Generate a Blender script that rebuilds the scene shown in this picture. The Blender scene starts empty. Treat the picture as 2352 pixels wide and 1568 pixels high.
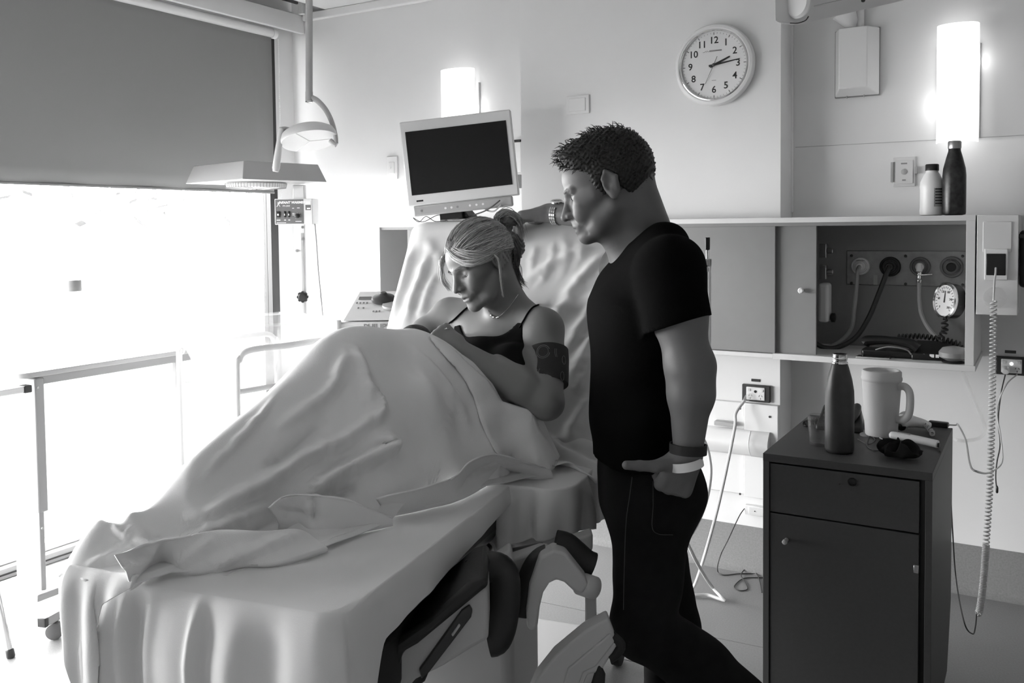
import bpy, bmesh, math, random
import numpy as np
from mathutils import Vector, Matrix, Euler
random.seed(7); np.random.seed(7)
SC = bpy.context.scene
COL = SC.collection
# ------------------------------------------------------------------ camera
CF, CYAW, CPITCH, CROLL, CPX, CPY, CH = 2066.34, .5351, .0438, -.0109, 1176.0, 611.41, 1.55
_fw = np.array([-math.sin(CYAW)*math.cos(CPITCH), math.cos(CYAW)*math.cos(CPITCH), -math.sin(CPITCH)])
_r0 = np.array([math.cos(CYAW), math.sin(CYAW), 0.0]); _u0 = np.cross(_r0, _fw)
_r = _r0*math.cos(CROLL)+_u0*math.sin(CROLL); _u = np.cross(_r, _fw)
CAMP = np.array([0, 0, CH])
cam_d = bpy.data.cameras.new('camera'); cam = bpy.data.objects.new('camera', cam_d); COL.objects.link(cam)
cam_d.sensor_width = 36; cam_d.lens = CF/2352*36; cam_d.shift_y = (CPY-784)/2352; cam_d.clip_start = .05
cam.matrix_world = Matrix(((_r[0], _u[0], -_fw[0], 0), (_r[1], _u[1], -_fw[1], 0), (_r[2], _u[2], -_fw[2], CH), (0, 0, 0, 1)))
SC.camera = cam
# measuring helpers: a sight line through the photograph, cut by a real plane of the room
def _ray(x, y): return _fw+(x-CPX)/CF*_r-(y-CPY)/CF*_u
def pX(x, y, X): d = _ray(x, y); return CAMP+d*(X/d[0])
def pY(x, y, Y): d = _ray(x, y); return CAMP+d*(Y/d[1])
def pZ(x, y, Z): d = _ray(x, y); return CAMP+d*((Z-CH)/d[2])
def pD(x, y, D): return CAMP+_ray(x, y)*D
# ------------------------------------------------------------------ world, window light, exposure
SKY = 24.0
world = bpy.data.worlds.new('world'); SC.world = world; world.use_nodes = True
world.node_tree.nodes['Background'].inputs[0].default_value = (1, 1, 1, 1)
world.node_tree.nodes['Background'].inputs[1].default_value = SKY
SC.view_settings.view_transform = 'Standard'; SC.view_settings.look = 'None'
SC.view_settings.gamma = 1; SC.view_settings.use_curve_mapping = False
SC.view_settings.exposure = 0.15
SC.cycles.use_denoising = True
SC.cycles.max_bounces = 7; SC.cycles.diffuse_bounces = 4; SC.cycles.glossy_bounces = 3; SC.cycles.adaptive_threshold = .04; SC.cycles.transparent_max_bounces = 12
SC.cycles.sample_clamp_indirect = 8
pl = bpy.data.lights.new('window_portal', 'AREA'); pl.shape = 'RECTANGLE'; pl.size = 4.9; pl.size_y = 1.75
po = bpy.data.objects.new('window_portal', pl); COL.objects.link(po)
po.location = (-4.10, 1.5, .9); po.rotation_euler = (math.radians(90), 0, math.radians(-90)); pl.cycles.is_portal = True
# ------------------------------------------------------------------ materials
MATS = {}
def mat(name, v, rough=.6, metal=0, bump=0, bscale=200, var=0, vscale=6, trans=0, spec=.5, ior=1.45, sheen=0, coat=0):
    if name in MATS: return MATS[name]
    m = bpy.data.materials.new(name); m.use_nodes = True; nt = m.node_tree; b = nt.nodes['Principled BSDF']
    c = (v, v, v, 1) if not isinstance(v, tuple) else (*v, 1)
    b.inputs['Base Color'].default_value = c; b.inputs['Roughness'].default_value = rough; b.inputs['Metallic'].default_value = metal
    b.inputs['Specular IOR Level'].default_value = spec; b.inputs['Transmission Weight'].default_value = trans; b.inputs['IOR'].default_value = ior
    b.inputs['Sheen Weight'].default_value = sheen; b.inputs['Coat Weight'].default_value = coat
    tc = nt.nodes.new('ShaderNodeTexCoord')
    if var:
        n = nt.nodes.new('ShaderNodeTexNoise'); n.inputs['Scale'].default_value = vscale; n.inputs['Detail'].default_value = 6
        r = nt.nodes.new('ShaderNodeValToRGB'); a, z = v*(1-var), min(1, v*(1+var))
        r.color_ramp.elements[0].position = .3; r.color_ramp.elements[1].position = .7
        r.color_ramp.elements[0].color = (a, a, a, 1); r.color_ramp.elements[1].color = (z, z, z, 1)
        nt.links.new(tc.outputs['Object'], n.inputs['Vector']); nt.links.new(n.outputs['Fac'], r.inputs[0]); nt.links.new(r.outputs[0], b.inputs['Base Color'])
    if bump:
        n2 = nt.nodes.new('ShaderNodeTexNoise'); n2.inputs['Scale'].default_value = bscale; n2.inputs['Detail'].default_value = 3
        bp = nt.nodes.new('ShaderNodeBump'); bp.inputs['Strength'].default_value = bump; bp.inputs['Distance'].default_value = .002
        nt.links.new(tc.outputs['Object'], n2.inputs['Vector']); nt.links.new(n2.outputs['Fac'], bp.inputs['Height']); nt.links.new(bp.outputs[0], b.inputs['Normal'])
    MATS[name] = m; return m
def emit(name, s, v=1):
    if name in MATS: return MATS[name]
    m = bpy.data.materials.new(name); m.use_nodes = True; nt = m.node_tree; nt.nodes.remove(nt.nodes['Principled BSDF'])
    e = nt.nodes.new('ShaderNodeEmission'); e.inputs[0].default_value = (v, v, v, 1); e.inputs[1].default_value = s
    nt.links.new(e.outputs[0], nt.nodes['Material Output'].inputs[0]); MATS[name] = m; return m
def glassy(name, alpha_t=.8, v=.95, rough=.03):
    if name in MATS: return MATS[name]
    m = bpy.data.materials.new(name); m.use_nodes = True; nt = m.node_tree; b = nt.nodes['Principled BSDF']
    b.inputs['Base Color'].default_value = (v, v, v, 1); b.inputs['Roughness'].default_value = rough
    t = nt.nodes.new('ShaderNodeBsdfTransparent'); mx = nt.nodes.new('ShaderNodeMixShader'); mx.inputs[0].default_value = alpha_t
    nt.links.new(b.outputs[0], mx.inputs[1]); nt.links.new(t.outputs[0], mx.inputs[2]); nt.links.new(mx.outputs[0], nt.nodes['Material Output'].inputs[0])
    MATS[name] = m; return m
def fabric_translucent(name, v, tw, tv):
    if name in MATS: return MATS[name]
    m = bpy.data.materials.new(name); m.use_nodes = True; nt = m.node_tree; b = nt.nodes['Principled BSDF']
    b.inputs['Base Color'].default_value = (v, v, v, 1); b.inputs['Roughness'].default_value = .9
    t = nt.nodes.new('ShaderNodeBsdfTranslucent'); t.inputs[0].default_value = (tv, tv, tv, 1)
    mx = nt.nodes.new('ShaderNodeMixShader'); mx.inputs[0].default_value = tw
    w = nt.nodes.new('ShaderNodeTexWave'); w.inputs['Scale'].default_value = 260; bp = nt.nodes.new('ShaderNodeBump'); bp.inputs['Strength'].default_value = .05; bp.inputs['Distance'].default_value = .001
    tc = nt.nodes.new('ShaderNodeTexCoord'); nt.links.new(tc.outputs['Object'], w.inputs['Vector']); nt.links.new(w.outputs['Fac'], bp.inputs['Height']); nt.links.new(bp.outputs[0], b.inputs['Normal'])
    nt.links.new(b.outputs[0], mx.inputs[1]); nt.links.new(t.outputs[0], mx.inputs[2]); nt.links.new(mx.outputs[0], nt.nodes['Material Output'].inputs[0])
    MATS[name] = m; return m
mat('wall_paint', .78, .7, bump=.08, bscale=350, var=.015, vscale=3)
mat('ceiling_paint', .72, .9, bump=.05, bscale=300)
mat('trim_white', .8, .45, bump=.03, bscale=100)
mat('laminate', .25, .5, bump=.05, bscale=400, var=.02, vscale=20)
mat('laminate_light', .72, .45, bump=.03, bscale=300)
mat('laminate_dark', .06, .5, bump=.06, bscale=420, var=.05, vscale=90)
mat('laminate_edge', .08, .45, bump=.03, bscale=300)
mat('vinyl', .25, .45, bump=.05, bscale=60, var=.10, vscale=160)
mat('vinyl_band', .23, .55, bump=.05, bscale=60, var=.12, vscale=140)
mat('white_plastic', .78, .35, bump=.02, bscale=150)
mat('offwhite_plastic', .68, .4, bump=.02, bscale=150)
mat('grey_plastic', .4, .4, bump=.03, bscale=200)
mat('mid_plastic', .25, .4, bump=.03, bscale=200)
mat('panel_grey', .14, .45, bump=.03, bscale=200)
mat('dark_plastic', .035, .4, bump=.04, bscale=250)
mat('black_plastic', .012, .35, bump=.03, bscale=250)
mat('black_rubber', .015, .7, bump=.1, bscale=300)
mat('black_vinyl', .018, .42, bump=.12, bscale=120)
mat('chrome', .75, .15, metal=1, bump=.01, bscale=80)
mat('steel', .42, .34, metal=1, bump=.04, bscale=300)
mat('steel_plate', .3, .5, metal=.8, bump=.06, bscale=300, var=.12, vscale=30)
mat('powder_white', .78, .4, bump=.05, bscale=500)
mat('powder_grey', .42, .42, bump=.05, bscale=400)
mat('screen', .012, .12, bump=.005, bscale=30)
mat('ink', .02, .5, bump=.01, bscale=50); mat('ink_grey', .25, .5, bump=.01, bscale=50); mat('ink_white', .85, .5, bump=.01, bscale=50)
mat('sheet', .71, .9, bump=.25, bscale=900, sheen=.15)
mat('blanket', .80, .92, bump=.3, bscale=700, sheen=.2)
glassy('clear_acrylic', .8); glassy('clear_glass', .84, .22, .02); glassy('window_glass', .93, .98, .01)
mat('cable_grey', .35, .5, bump=.02, bscale=90); mat('cable_light', .6, .45, bump=.02, bscale=90); mat('cable_dark', .05, .5, bump=.02, bscale=90)
# ------------------------------------------------------------------ mesh builder
def V(*a): return np.array(a, float)
def unit(v): v = np.asarray(v, float); return v/np.linalg.norm(v)
def frame(axis, hint=None):
    a = unit(axis); h = np.array([0, 0, 1.]) if hint is None else np.asarray(hint, float)
    if abs(a@unit(h)) > .98: h = np.array([1., 0, 0]) if abs(a[0]) < .9 else np.array([0, 1., 0])
    x = unit(np.cross(h, a)); return x, np.cross(a, x), a
class MB:
    def __init__(s): s.v = []; s.f = []; s.M = None
    def add(s, vs, fs):
        o = len(s.v)
        for p in vs:
            p = np.asarray(p, float); s.v.append(tuple(s.M[:3, :3]@p+s.M[:3, 3]) if s.M is not None else tuple(p))
        s.f += [tuple(i+o for i in f) for f in fs]; return s
    def box(s, a, b):
        (x0, y0, z0), (x1, y1, z1) = a, b
        x0, x1 = min(x0, x1), max(x0, x1); y0, y1 = min(y0, y1), max(y0, y1); z0, z1 = min(z0, z1), max(z0, z1)
        return s.add([(x0, y0, z0), (x1, y0, z0), (x1, y1, z0), (x0, y1, z0), (x0, y0, z1), (x1, y0, z1), (x1, y1, z1), (x0, y1, z1)],
                     [(0, 3, 2, 1), (4, 5, 6, 7), (0, 1, 5, 4), (1, 2, 6, 5), (2, 3, 7, 6), (3, 0, 4, 7)])
    def hexa(s, p):  # 8 free corners: bottom 4 then top 4, both counter-clockwise seen from above
        return s.add(p, [(0, 3, 2, 1), (4, 5, 6, 7), (0, 1, 5, 4), (1, 2, 6, 5), (2, 3, 7, 6), (3, 0, 4, 7)])
    def lathe(s, prof, c=(0, 0, 0), axis=(0, 0, 1), n=28, hint=None, ring=False):
        x, y, a = frame(axis, hint); c = np.asarray(c, float); vs = []; fs = []
        for (r, h) in prof:
            for i in range(n):
                t = 2*math.pi*i/n; vs.append(c+a*h+(x*math.cos(t)+y*math.sin(t))*max(r, 1e-5))
        for k in range(len(prof)-1):
            for i in range(n):
                j = (i+1) % n; fs.append((k*n+i, k*n+j, (k+1)*n+j, (k+1)*n+i))
        if ring: m = len(prof)-1; fs += [(m*n+i, m*n+(i+1) % n, (i+1) % n, i) for i in range(n)]
        else: fs.append(tuple(range(n-1, -1, -1))); fs.append(tuple((len(prof)-1)*n+i for i in range(n)))
        return s.add(vs, fs)
    def cyl(s, a, b, r, r2=None, n=20):
        a = np.asarray(a, float); b = np.asarray(b, float); L = np.linalg.norm(b-a)
        return s.lathe([(r, 0), (r if r2 is None else r2, L)], a, b-a, n)
    def tube(s, pts, r, n=8, closed=False, flat=None):
        P = [np.asarray(p, float) for p in pts]; m = len(P); vs = []; fs = []; up = None
        for i in range(m):
            if closed: t = unit(P[(i+1) % m]-P[i-1])
            else: t = unit(P[min(i+1, m-1)]-P[max(i-1, 0)])
            if up is None: x, y, _ = frame(t); up = y
            x = np.cross(up, t); x = unit(x) if np.linalg.norm(x) > 1e-6 else frame(t)[0]; y = np.cross(t, x); up = y
            rr = r[i] if hasattr(r, '__len__') else r; ry = rr if flat is None else rr*flat
            for k in range(n):
                q = 2*math.pi*k/n; vs.append(P[i]+x*math.cos(q)*rr+y*math.sin(q)*ry)
        for i in range(m if closed else m-1):
            j = (i+1) % m
            for k in range(n):
                l = (k+1) % n; fs.append((i*n+k, i*n+l, j*n+l, j*n+k))
        if not closed: fs.append(tuple(range(n-1, -1, -1))); fs.append(tuple((m-1)*n+k for k in range(n)))
        return s.add(vs, fs)
    def prism(s, outline, a, b):  # outline: list of (u,v); a: function (u,v)->3d for the near face, b for the far face
        n = len(outline); vs = [a(u, v) for u, v in outline]+[b(u, v) for u, v in outline]
        return s.add(vs, [tuple(range(n)), tuple(range(2*n-1, n-1, -1))]+[(i, n+i, n+(i+1) % n, (i+1) % n)[::-1] for i in range(n)])
    def grid(s, P, wrap=False):
        P = np.asarray(P); a, b = P.shape[:2]
        fs = [(i*b+j, (i+1)*b+j, (i+1)*b+j+1, i*b+j+1) for i in range(a-1) for j in range(b-1)]
        if wrap: fs += [(i*b+b-1, (i+1)*b+b-1, (i+1)*b, i*b) for i in range(a-1)]
        return s.add(P.reshape(-1, 3), fs)
    def build(s, name, m, parent=None, bevel=0, smooth=None, solid=0, world=True, seg=2, sub=0):
        me = bpy.data.meshes.new(name); v = np.array(s.v, float)
        if parent is not None and world: v = v-np.array(parent_origin(parent))
        me.from_pydata([tuple(p) for p in v], [], s.f); me.update()
        bm = bmesh.new(); bm.from_mesh(me); bmesh.ops.recalc_face_normals(bm, faces=bm.faces); bm.to_mesh(me); bm.free()
        return link(name, me, m, parent, bevel, smooth, solid, seg, sub)
def parent_origin(o):
    p = np.zeros(3)
    while o is not None: p = p+np.array(o.location); o = o.parent
    return p
def link(name, me, m, parent=None, bevel=0, smooth=None, solid=0, seg=2, sub=0):
    o = bpy.data.objects.new(name, me); COL.objects.link(o)
    me.materials.append(MATS[m] if isinstance(m, str) else m)
    if parent is not None: o.parent = parent
    if solid: md = o.modifiers.new('thickness', 'SOLIDIFY'); md.thickness = solid; md.offset = 0
    if bevel: md = o.modifiers.new('bevel', 'BEVEL'); md.width = bevel; md.segments = seg; md.limit_method = 'ANGLE'; md.angle_limit = .6
    if sub: md = o.modifiers.new('subd', 'SUBSURF'); md.levels = sub; md.render_levels = sub
    me.shade_smooth()
    me.set_sharp_from_angle(angle=math.radians(40 if smooth is None else smooth))
    return o
def tag(o, label=None, cat=None, group=None, kind=None):
    if label: o['label'] = label
    if cat: o['category'] = cat
    if group: o['group'] = group
    if kind: o['kind'] = kind
    return o
def thing(name, label, cat, loc, group=None):
    o = bpy.data.objects.new(name, None); COL.objects.link(o); o.location = [float(c) for c in loc]; o.empty_display_size = .05
    return tag(o, label, cat, group)
def struct(o): o['kind'] = 'structure'; return o
def curve_pts(ctrl, n=40, closed=False):
    P = np.array(ctrl, float); m = len(P)
    if closed: P = np.vstack([P[-1:], P, P[:2]])
    else: P = np.vstack([2*P[0]-P[1], P, 2*P[-1]-P[-2]])
    out = []; segs = m if closed else m-1; per = max(2, n//segs)
    for i in range(segs):
        a, b, c, d = P[i:i+4]
        for k in range(per):
            t = k/per; out.append(.5*((2*b)+(-a+c)*t+(2*a-5*b+4*c-d)*t*t+(-a+3*b-3*c+d)*t**3))
    if not closed: out.append(P[-2])
    return np.array(out)
def text_mesh(body, size, align='CENTER', extr=.0004, shear=0, bold=0):
    c = bpy.data.curves.new('lettering', 'FONT'); c.body = body; c.size = size; c.align_x = align; c.align_y = 'CENTER'; c.extrude = extr; c.shear = shear; c.offset = bold; c.resolution_u = 3
    o = bpy.data.objects.new('lettering', c); COL.objects.link(o); dg = bpy.context.evaluated_depsgraph_get()
    me = bpy.data.meshes.new_from_object(o.evaluated_get(dg)); bpy.data.objects.remove(o); bpy.data.curves.remove(c); return me
def text_on(body, size, origin, xdir, ydir, m, parent, name='lettering', **k):
    me = text_mesh(body, size, **k); x = unit(xdir); y = unit(ydir); z = np.cross(x, y); o0 = np.asarray(origin)-parent_origin(parent)
    R = Matrix(((x[0], y[0], z[0], o0[0]), (x[1], y[1], z[1], o0[1]), (x[2], y[2], z[2], o0[2]), (0, 0, 0, 1))); me.transform(R)
    return link(name, me, m, parent, smooth=180)
def quick_tube(name, ctrl, r, m, parent=None, n=48, sides=8, closed=False):
    return MB().tube(curve_pts(ctrl, n, closed), r, sides, closed).build(name, m, parent)
def helix(ctrl, R, turns, per=12):
    P = curve_pts(ctrl, 200); L = np.r_[0, np.cumsum(np.linalg.norm(np.diff(P, axis=0), axis=1))]; n = int(turns*per); out = []
    up = V(.3, .2, 1)
    for i in range(n+1):
        s = L[-1]*i/n; p = np.array([np.interp(s, L, P[:, k]) for k in range(3)]); q = np.array([np.interp(min(s+.002, L[-1]), L, P[:, k]) for k in range(3)]); b = np.array([np.interp(max(s-.002, 0), L, P[:, k]) for k in range(3)])
        x, y, _ = frame(q-b, up); a = 2*math.pi*i/per; out.append(p+R*(x*math.cos(a)+y*math.sin(a)))
    return out
# ================================================================== the room
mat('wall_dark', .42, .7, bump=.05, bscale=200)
WB, WC, WL = 4.147, 3.94, -4.02      # back wall, proud middle pier, window wall
CE = 2.86
fl = struct(MB().box((-4.3, -2.6, -.05), (2.3, 4.4, -.004)).build('floor', 'dark_plastic'))
sl = .05
def seamY(x, y0): return y0+sl*(x+1.3)
for (y0, y1) in ((-2.9, 2.908), (2.908, 3.222), (3.222, 4.5)):
    g = .0022
    MB().hexa([(-4.3, seamY(-4.3, y0)+g, -.004), (2.3, seamY(2.3, y0)+g, -.004), (2.3, seamY(2.3, y1)-g, -.004), (-4.3, seamY(-4.3, y1)-g, -.004),
               (-4.3, seamY(-4.3, y0)+g, 0), (2.3, seamY(2.3, y0)+g, 0), (2.3, seamY(2.3, y1)-g, 0), (-4.3, seamY(-4.3, y1)-g, 0)]).build('vinyl_sheet', 'vinyl', fl)
struct(MB().box((-4.3, WB, 0), (2.3, WB+.15, 3.2)).build('wall_back', 'wall_paint'))
struct(MB().box((-2.274, WC, 0), (-.985, WB+.02, 3.2)).build('wall_center', 'wall_paint'))
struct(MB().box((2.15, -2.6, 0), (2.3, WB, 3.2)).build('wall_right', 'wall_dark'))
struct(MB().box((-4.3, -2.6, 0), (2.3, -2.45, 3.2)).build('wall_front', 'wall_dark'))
wl = MB().box((-4.2, 3.985, 0), (WL, WB+.1, 3.2)).box((-4.2, -2.6, 0), (WL, -1.0, 3.2)).box((-4.2, -1.0, 2.72), (WL, 3.985, 3.2))
struct(wl.build('wall_left', 'wall_paint'))
ce = MB().box((-3.72, -2.6, CE), (2.3, WB+.02, CE+.12))
struct(ce.build('ceiling', 'ceiling_paint'))
slot = struct(MB().box((-4.3, -2.6, 3.08), (-3.6, WB+.1, 3.2)).build('ceiling_slot', 'black_plastic'))  # lid coloured black to stand in for the shade inside the recess
struct(MB().box((-3.95, -2.5, CE+.06), (-3.74, WB-.03, CE+.12)).build('slot_dark', 'black_plastic'))  # added black board, the recess's darkness put in as colour
MB().box((-3.9, WB-.07, 2.845), (-3.865, WB-.045, 2.96)).build('bracket', 'trim_white', slot, .004)
struct(MB().box((-3.9, WB-.035, 2.812), (-2.28, WB, CE)).build('trim_cornice', 'trim_white', bevel=.006))
struct(MB().box((-2.28, WC-.035, 2.812), (-.985, WC, CE)).build('trim_cornice_pier', 'trim_white', bevel=.006))
struct(MB().box((-1.022, WB-.022, 1.6), (-.978, WB, CE)).build('trim_strip', 'trim_white', bevel=.004))
struct(MB().box((-.97, WB-.0015, 1.892), (2.1, WB+.0005, 1.894)).build('trim_joint', 'grey_plastic'))
# vinyl carried up the wall
for nm, x0, x1, y in (('baseboard_back', -4.02, -2.274, WB), ('baseboard_center', -2.274, -.985, WC), ('baseboard_right', -.985, 2.15, WB)):
    b = MB(); pr = [(0, .0), (0, .205), (-.004, .205), (-.004, .03), (-.012, .012), (-.03, .0)]
    b.prism(pr, lambda u, v, x=x0, y=y: (x, y+u, v), lambda u, v, x=x1, y=y: (x, y+u, v))
    struct(b.build(nm, 'vinyl_band', smooth=50))
# window: floor-to-pelmet glazing
win = tag(struct(MB().box((-4.09, -1.0, .05), (-4.03, 3.985, .088)).build('window_1', 'trim_white')), None)
MB().box((-4.06, -1.0, 0), (-3.985, 3.985, .048)).build('floor_track', 'powder_grey', win, .003)
MB().box((-3.99, -1.0, .018), (-3.98, 3.985, .024)).build('track_groove', 'dark_plastic', win)
for y in (-.95, .75, 3.93):
    MB().box((-4.09, y, .088), (-4.05, y+.045, 2.68)).build('window_frame', 'black_plastic' if y > 3 else 'trim_white', win, .003)
MB().box((-4.09, -1.0, 2.68), (-4.05, 3.985, 2.72)).build('window_frame', 'trim_white', win, .003)
for y0, y1 in ((-.9, .75), (.795, 3.93)):
    MB().box((-4.074, y0, .088), (-4.068, y1, 2.68)).build('pane', 'window_glass', win)
MB().box((-4.045, 3.925, .05), (WL+.012, 3.985, 2.72)).build('jamb_seal', 'black_plastic', win, .002)
pm = struct(MB().box((-3.94, -1.2, 2.742), (-3.915, WB-.002, 2.85)).build('trim_pelmet', 'trim_white', bevel=.003))
rb = thing('roller_blind', 'grey roller blind lowered halfway over the window', 'blind', (-3.975, 2, 1.767))
fabric_translucent('blind_fabric', .36, .30, .07)
Pg = np.array([[(-3.975+.002*math.sin(j*1.7+i*.3), -.9+j*(3.925+.9)/40, 1.768+i*(2.735-1.768)/12) for j in range(41)] for i in range(13)])
MB().grid(Pg).build('fabric', 'blind_fabric', rb, solid=.0012, smooth=180)
MB().cyl((-3.972, -.9, 2.715), (-3.972, 3.925, 2.715), .026).build('roller', 'offwhite_plastic', rb)
MB().cyl((-3.972, 3.925, 2.715), (-3.972, 3.955, 2.715), .03).build('end_bracket', 'white_plastic', rb)
MB().box((-3.98, -.9, 1.764), (-3.971, 3.925, 1.776)).build('hem_bar', 'blind_fabric', rb, .003)
ch = MB()
for i in range(0, 170): ch.lathe([(.0008, -.0022), (.0022, -.001), (.0022, .001), (.0008, .0022)], (-3.955, 3.965, 2.68-i*.0115), n=6)
tag(ch.build('bead_chain', 'offwhite_plastic', rb), kind='stuff')
# outdoors: bright paving and a tree seen, washed out, under the blind
mat('paving', .09, .8, bump=.1, bscale=30, var=.1, vscale=3)
tag(MB().box((-14, -8, -.3), (-4.22, 12, -.12)).build('terrace', 'paving'), 'pale overexposed terrace outside the window', 'terrace')
mat('leaf', .12, .7, bump=.02, bscale=60)
tr = thing('garden_tree', 'washed-out leafy branches seen beneath the grey blind', 'tree', (-8.2, 4.6, -.12))
lf = MB(); rg = random.Random(3)
for k in range(420):
    c = V(-8.0+rg.uniform(-.7, .7), rg.uniform(1.6, 8.2), 1.75+rg.random()**1.5*1.6-.12*math.sin(k))
    a = unit(V(rg.uniform(-1, 1), rg.uniform(-1, 1), rg.uniform(-1, .3))); x, y, z = frame(a); L = rg.uniform(.07, .16); w = L*.42
    lf.add([c-a*L, c+x*w, c+a*L, c-x*w, c+y*.01], [(0, 1, 4), (1, 2, 4), (2, 3, 4), (3, 0, 4)])
tag(lf.build('foliage', 'leaf', tr), kind='stuff')
MB().tube(curve_pts([(-8.5, 4.6, -.12), (-8.45, 4.65, 1.2), (-8.3, 4.7, 2.6), (-8.1, 5.2, 3.6)], 16), [.11-.004*i for i in range(17)][:16], 10).build('trunk', 'leaf', tr)
# ================================================================== lamps
emit('lamp_glow', 1.9)
def wall_lamp(x0, x1, z0, z1, Y, label, lights):
    c = (x0+x1)/2; w = (x1-x0)/2; t = thing('wall_lamp', label, 'lamp', (c, Y, z0), 'curved wall lamps')
    MB().box((c-w*.7, Y-.012, z0+.04), (c+w*.7, Y, z1-.04)).build('back_plate', 'white_plastic', t, .003)
    n = 16; g = []
    for z in (z0, z1): g.append([(c-w*math.cos(math.pi*i/n), Y-.052-.065*math.sin(math.pi*i/n)**.7, z) for i in range(n+1)])
    MB().grid(g).build('diffuser', 'lamp_glow', t, solid=.004)
    for s in (-1, 1): MB().box((c+s*w-.003, Y-.014, z0+.02), (c+s*w+.003, Y-.001, z1-.07)).build('side_clip', 'offwhite_plastic', t, .001)
    for lx, lz, e in lights:
        l = bpy.data.lights.new('tube_light', 'POINT'); l.energy = e; l.shadow_soft_size = .016
        o = bpy.data.objects.new('tube_light', l); COL.objects.link(o); o.parent = t; o.location = (lx-c, -.034, lz-z0)
    return t
wall_lamp(-.389, -.238, 1.872, 2.345, WB, 'tall glowing half-round wall lamp above the patterned bottle', [(-.379, 2.03, .2), (-.248, 2.2, .14)])
wall_lamp(-2.851, -2.65, 1.93, 2.403, WB, 'glowing wall lamp partly hidden behind the tilted television', [(-2.66, 2.2, .16), (-2.84, 2.05, .08)])
# ================================================================== bedhead cupboard along the back wall
CY = 3.70                    # front plane of the cupboard
cb = thing('bedhead_cupboard', 'long low bedhead cupboard with sliding grey doors on the back wall', 'cupboard', (-1.6, 3.8, 1.0))
X0, X1, ZT, ZB = -3.015, -.215, 1.575, 1.0
MB().box((X0, CY, ZT-.02), (X1-.005, WC+.0, ZT)).box((X0, WC, ZT-.02), (-2.274, WB, ZT)).box((-.985, WC, ZT-.02), (X1-.005, WB, ZT)).build('top_board', 'laminate_light', cb)
MB().box((X0, CY, ZB), (-.955, WC, ZB+.018)).build('bottom_board', 'laminate_light', cb, .001)
MB().box((-.955, CY, ZB-.003), (X1, WB, ZB+.02)).build('bottom_board', 'laminate_light', cb, .001)
MB().box((X0, CY, ZB+.018), (X0+.018, WB, ZT-.02)).build('end_panel', 'laminate_light', cb, .001)
MB().box((X1-.035, CY, ZB+.02), (X1-.005, WB, ZT-.02)).build('end_panel', 'laminate_light', cb, .001)
MB().box((-2.99, WB-.012, ZB), (-2.274, WB, ZT-.02)).build('back_panel', 'laminate_dark', cb)
MB().box((-.985, WB-.05, ZB), (X1-.03, WB, ZT-.02)).build('back_panel', 'laminate', cb)
MB().box((X0+.018, CY+.01, ZT-.034), (X1-.035, CY+.05, ZT-.02)).build('door_track', 'laminate', cb)
def slide_door(x0, x1, dy, knob, m='laminate'):
    d = MB().box((x0, CY+.012+dy, ZB+.02), (x1, CY+.028+dy, ZT-.034)).build('sliding_door', m, cb, .001)
    if knob: MB().lathe([(.006, 0), (.006, .012), (.011, .016), (.012, .022), (.008, .027)], (knob, CY+.012+dy, 1.28), (0, -1, 0), 16).build('knob', 'white_plastic', d)
slide_door(-2.84, -1.9, .02, -2.81); slide_door(-1.92, -.949, 0, None); slide_door(-.949, -.79, .02, -.846)
# ------------------------------------------------------------------ gas outlet panel
YP = WB-.05
gp = thing('gas_outlet_panel', 'brushed steel gas outlet panel with four round ports inside the cupboard', 'panel', (-.5, YP, 1.26))
a = pY(1945, 575, YP); b = pY(2223, 662, YP)
MB().box((a[0], YP-.006, b[2]+.005), (X1-.04, YP, a[2])).build('plate', 'steel_plate', gp, .003)
for (sx, sy) in ((1956, 587), (2080, 588), (2211, 588), (1956, 650), (2080, 652), (2211, 654)):
    p = pY(sx, sy, YP-.006); MB().lathe([(.006, 0), (.006, .002), (.004, .0035)], p, (0, -1, 0), 12).build('screw', 'dark_plastic', gp)
ports = []
for (sx, sy, m1, m2, R) in ((1977, 611, 'offwhite_plastic', 'white_plastic', .038), (2045, 612, 'black_plastic', 'dark_plastic', .042), (2114, 612, 'panel_grey', 'offwhite_plastic', .04), (2186, 613, 'panel_grey', 'black_plastic', .044)):
    p = pY(sx, sy, YP-.006); q = MB().lathe([(R, 0), (R, .008), (R*.93, .013), (R*.78, .014), (R*.74, .01), (R*.6, .01), (R*.58, .02), (R*.3, .021)], p, (0, -1, 0), 28).build('gas_port', m1, gp)
    MB().lathe([(R*.42, .018), (R*.42, .03), (R*.34, .034)], p, (0, -1, 0), 18).build('port_core', m2, q); ports.append(p)
    if m1 != 'black_plastic' : text_on('OXYGEN' if sx < 2000 else 'SUCTION' , .0085, p+V(0, -.0145, R*.66), (1, 0, 0), (0, 0, 1), 'ink', q)
a = pY(2011, 640, YP-.007); MB().box((a[0]-.008, YP-.0085, a[2]-.026), (a[0]+.008, YP-.006, a[2]+.016)).build('sticker', 'grey_plastic', gp)
def pat(x, y, Y): return pY(x, y, Y)
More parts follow.
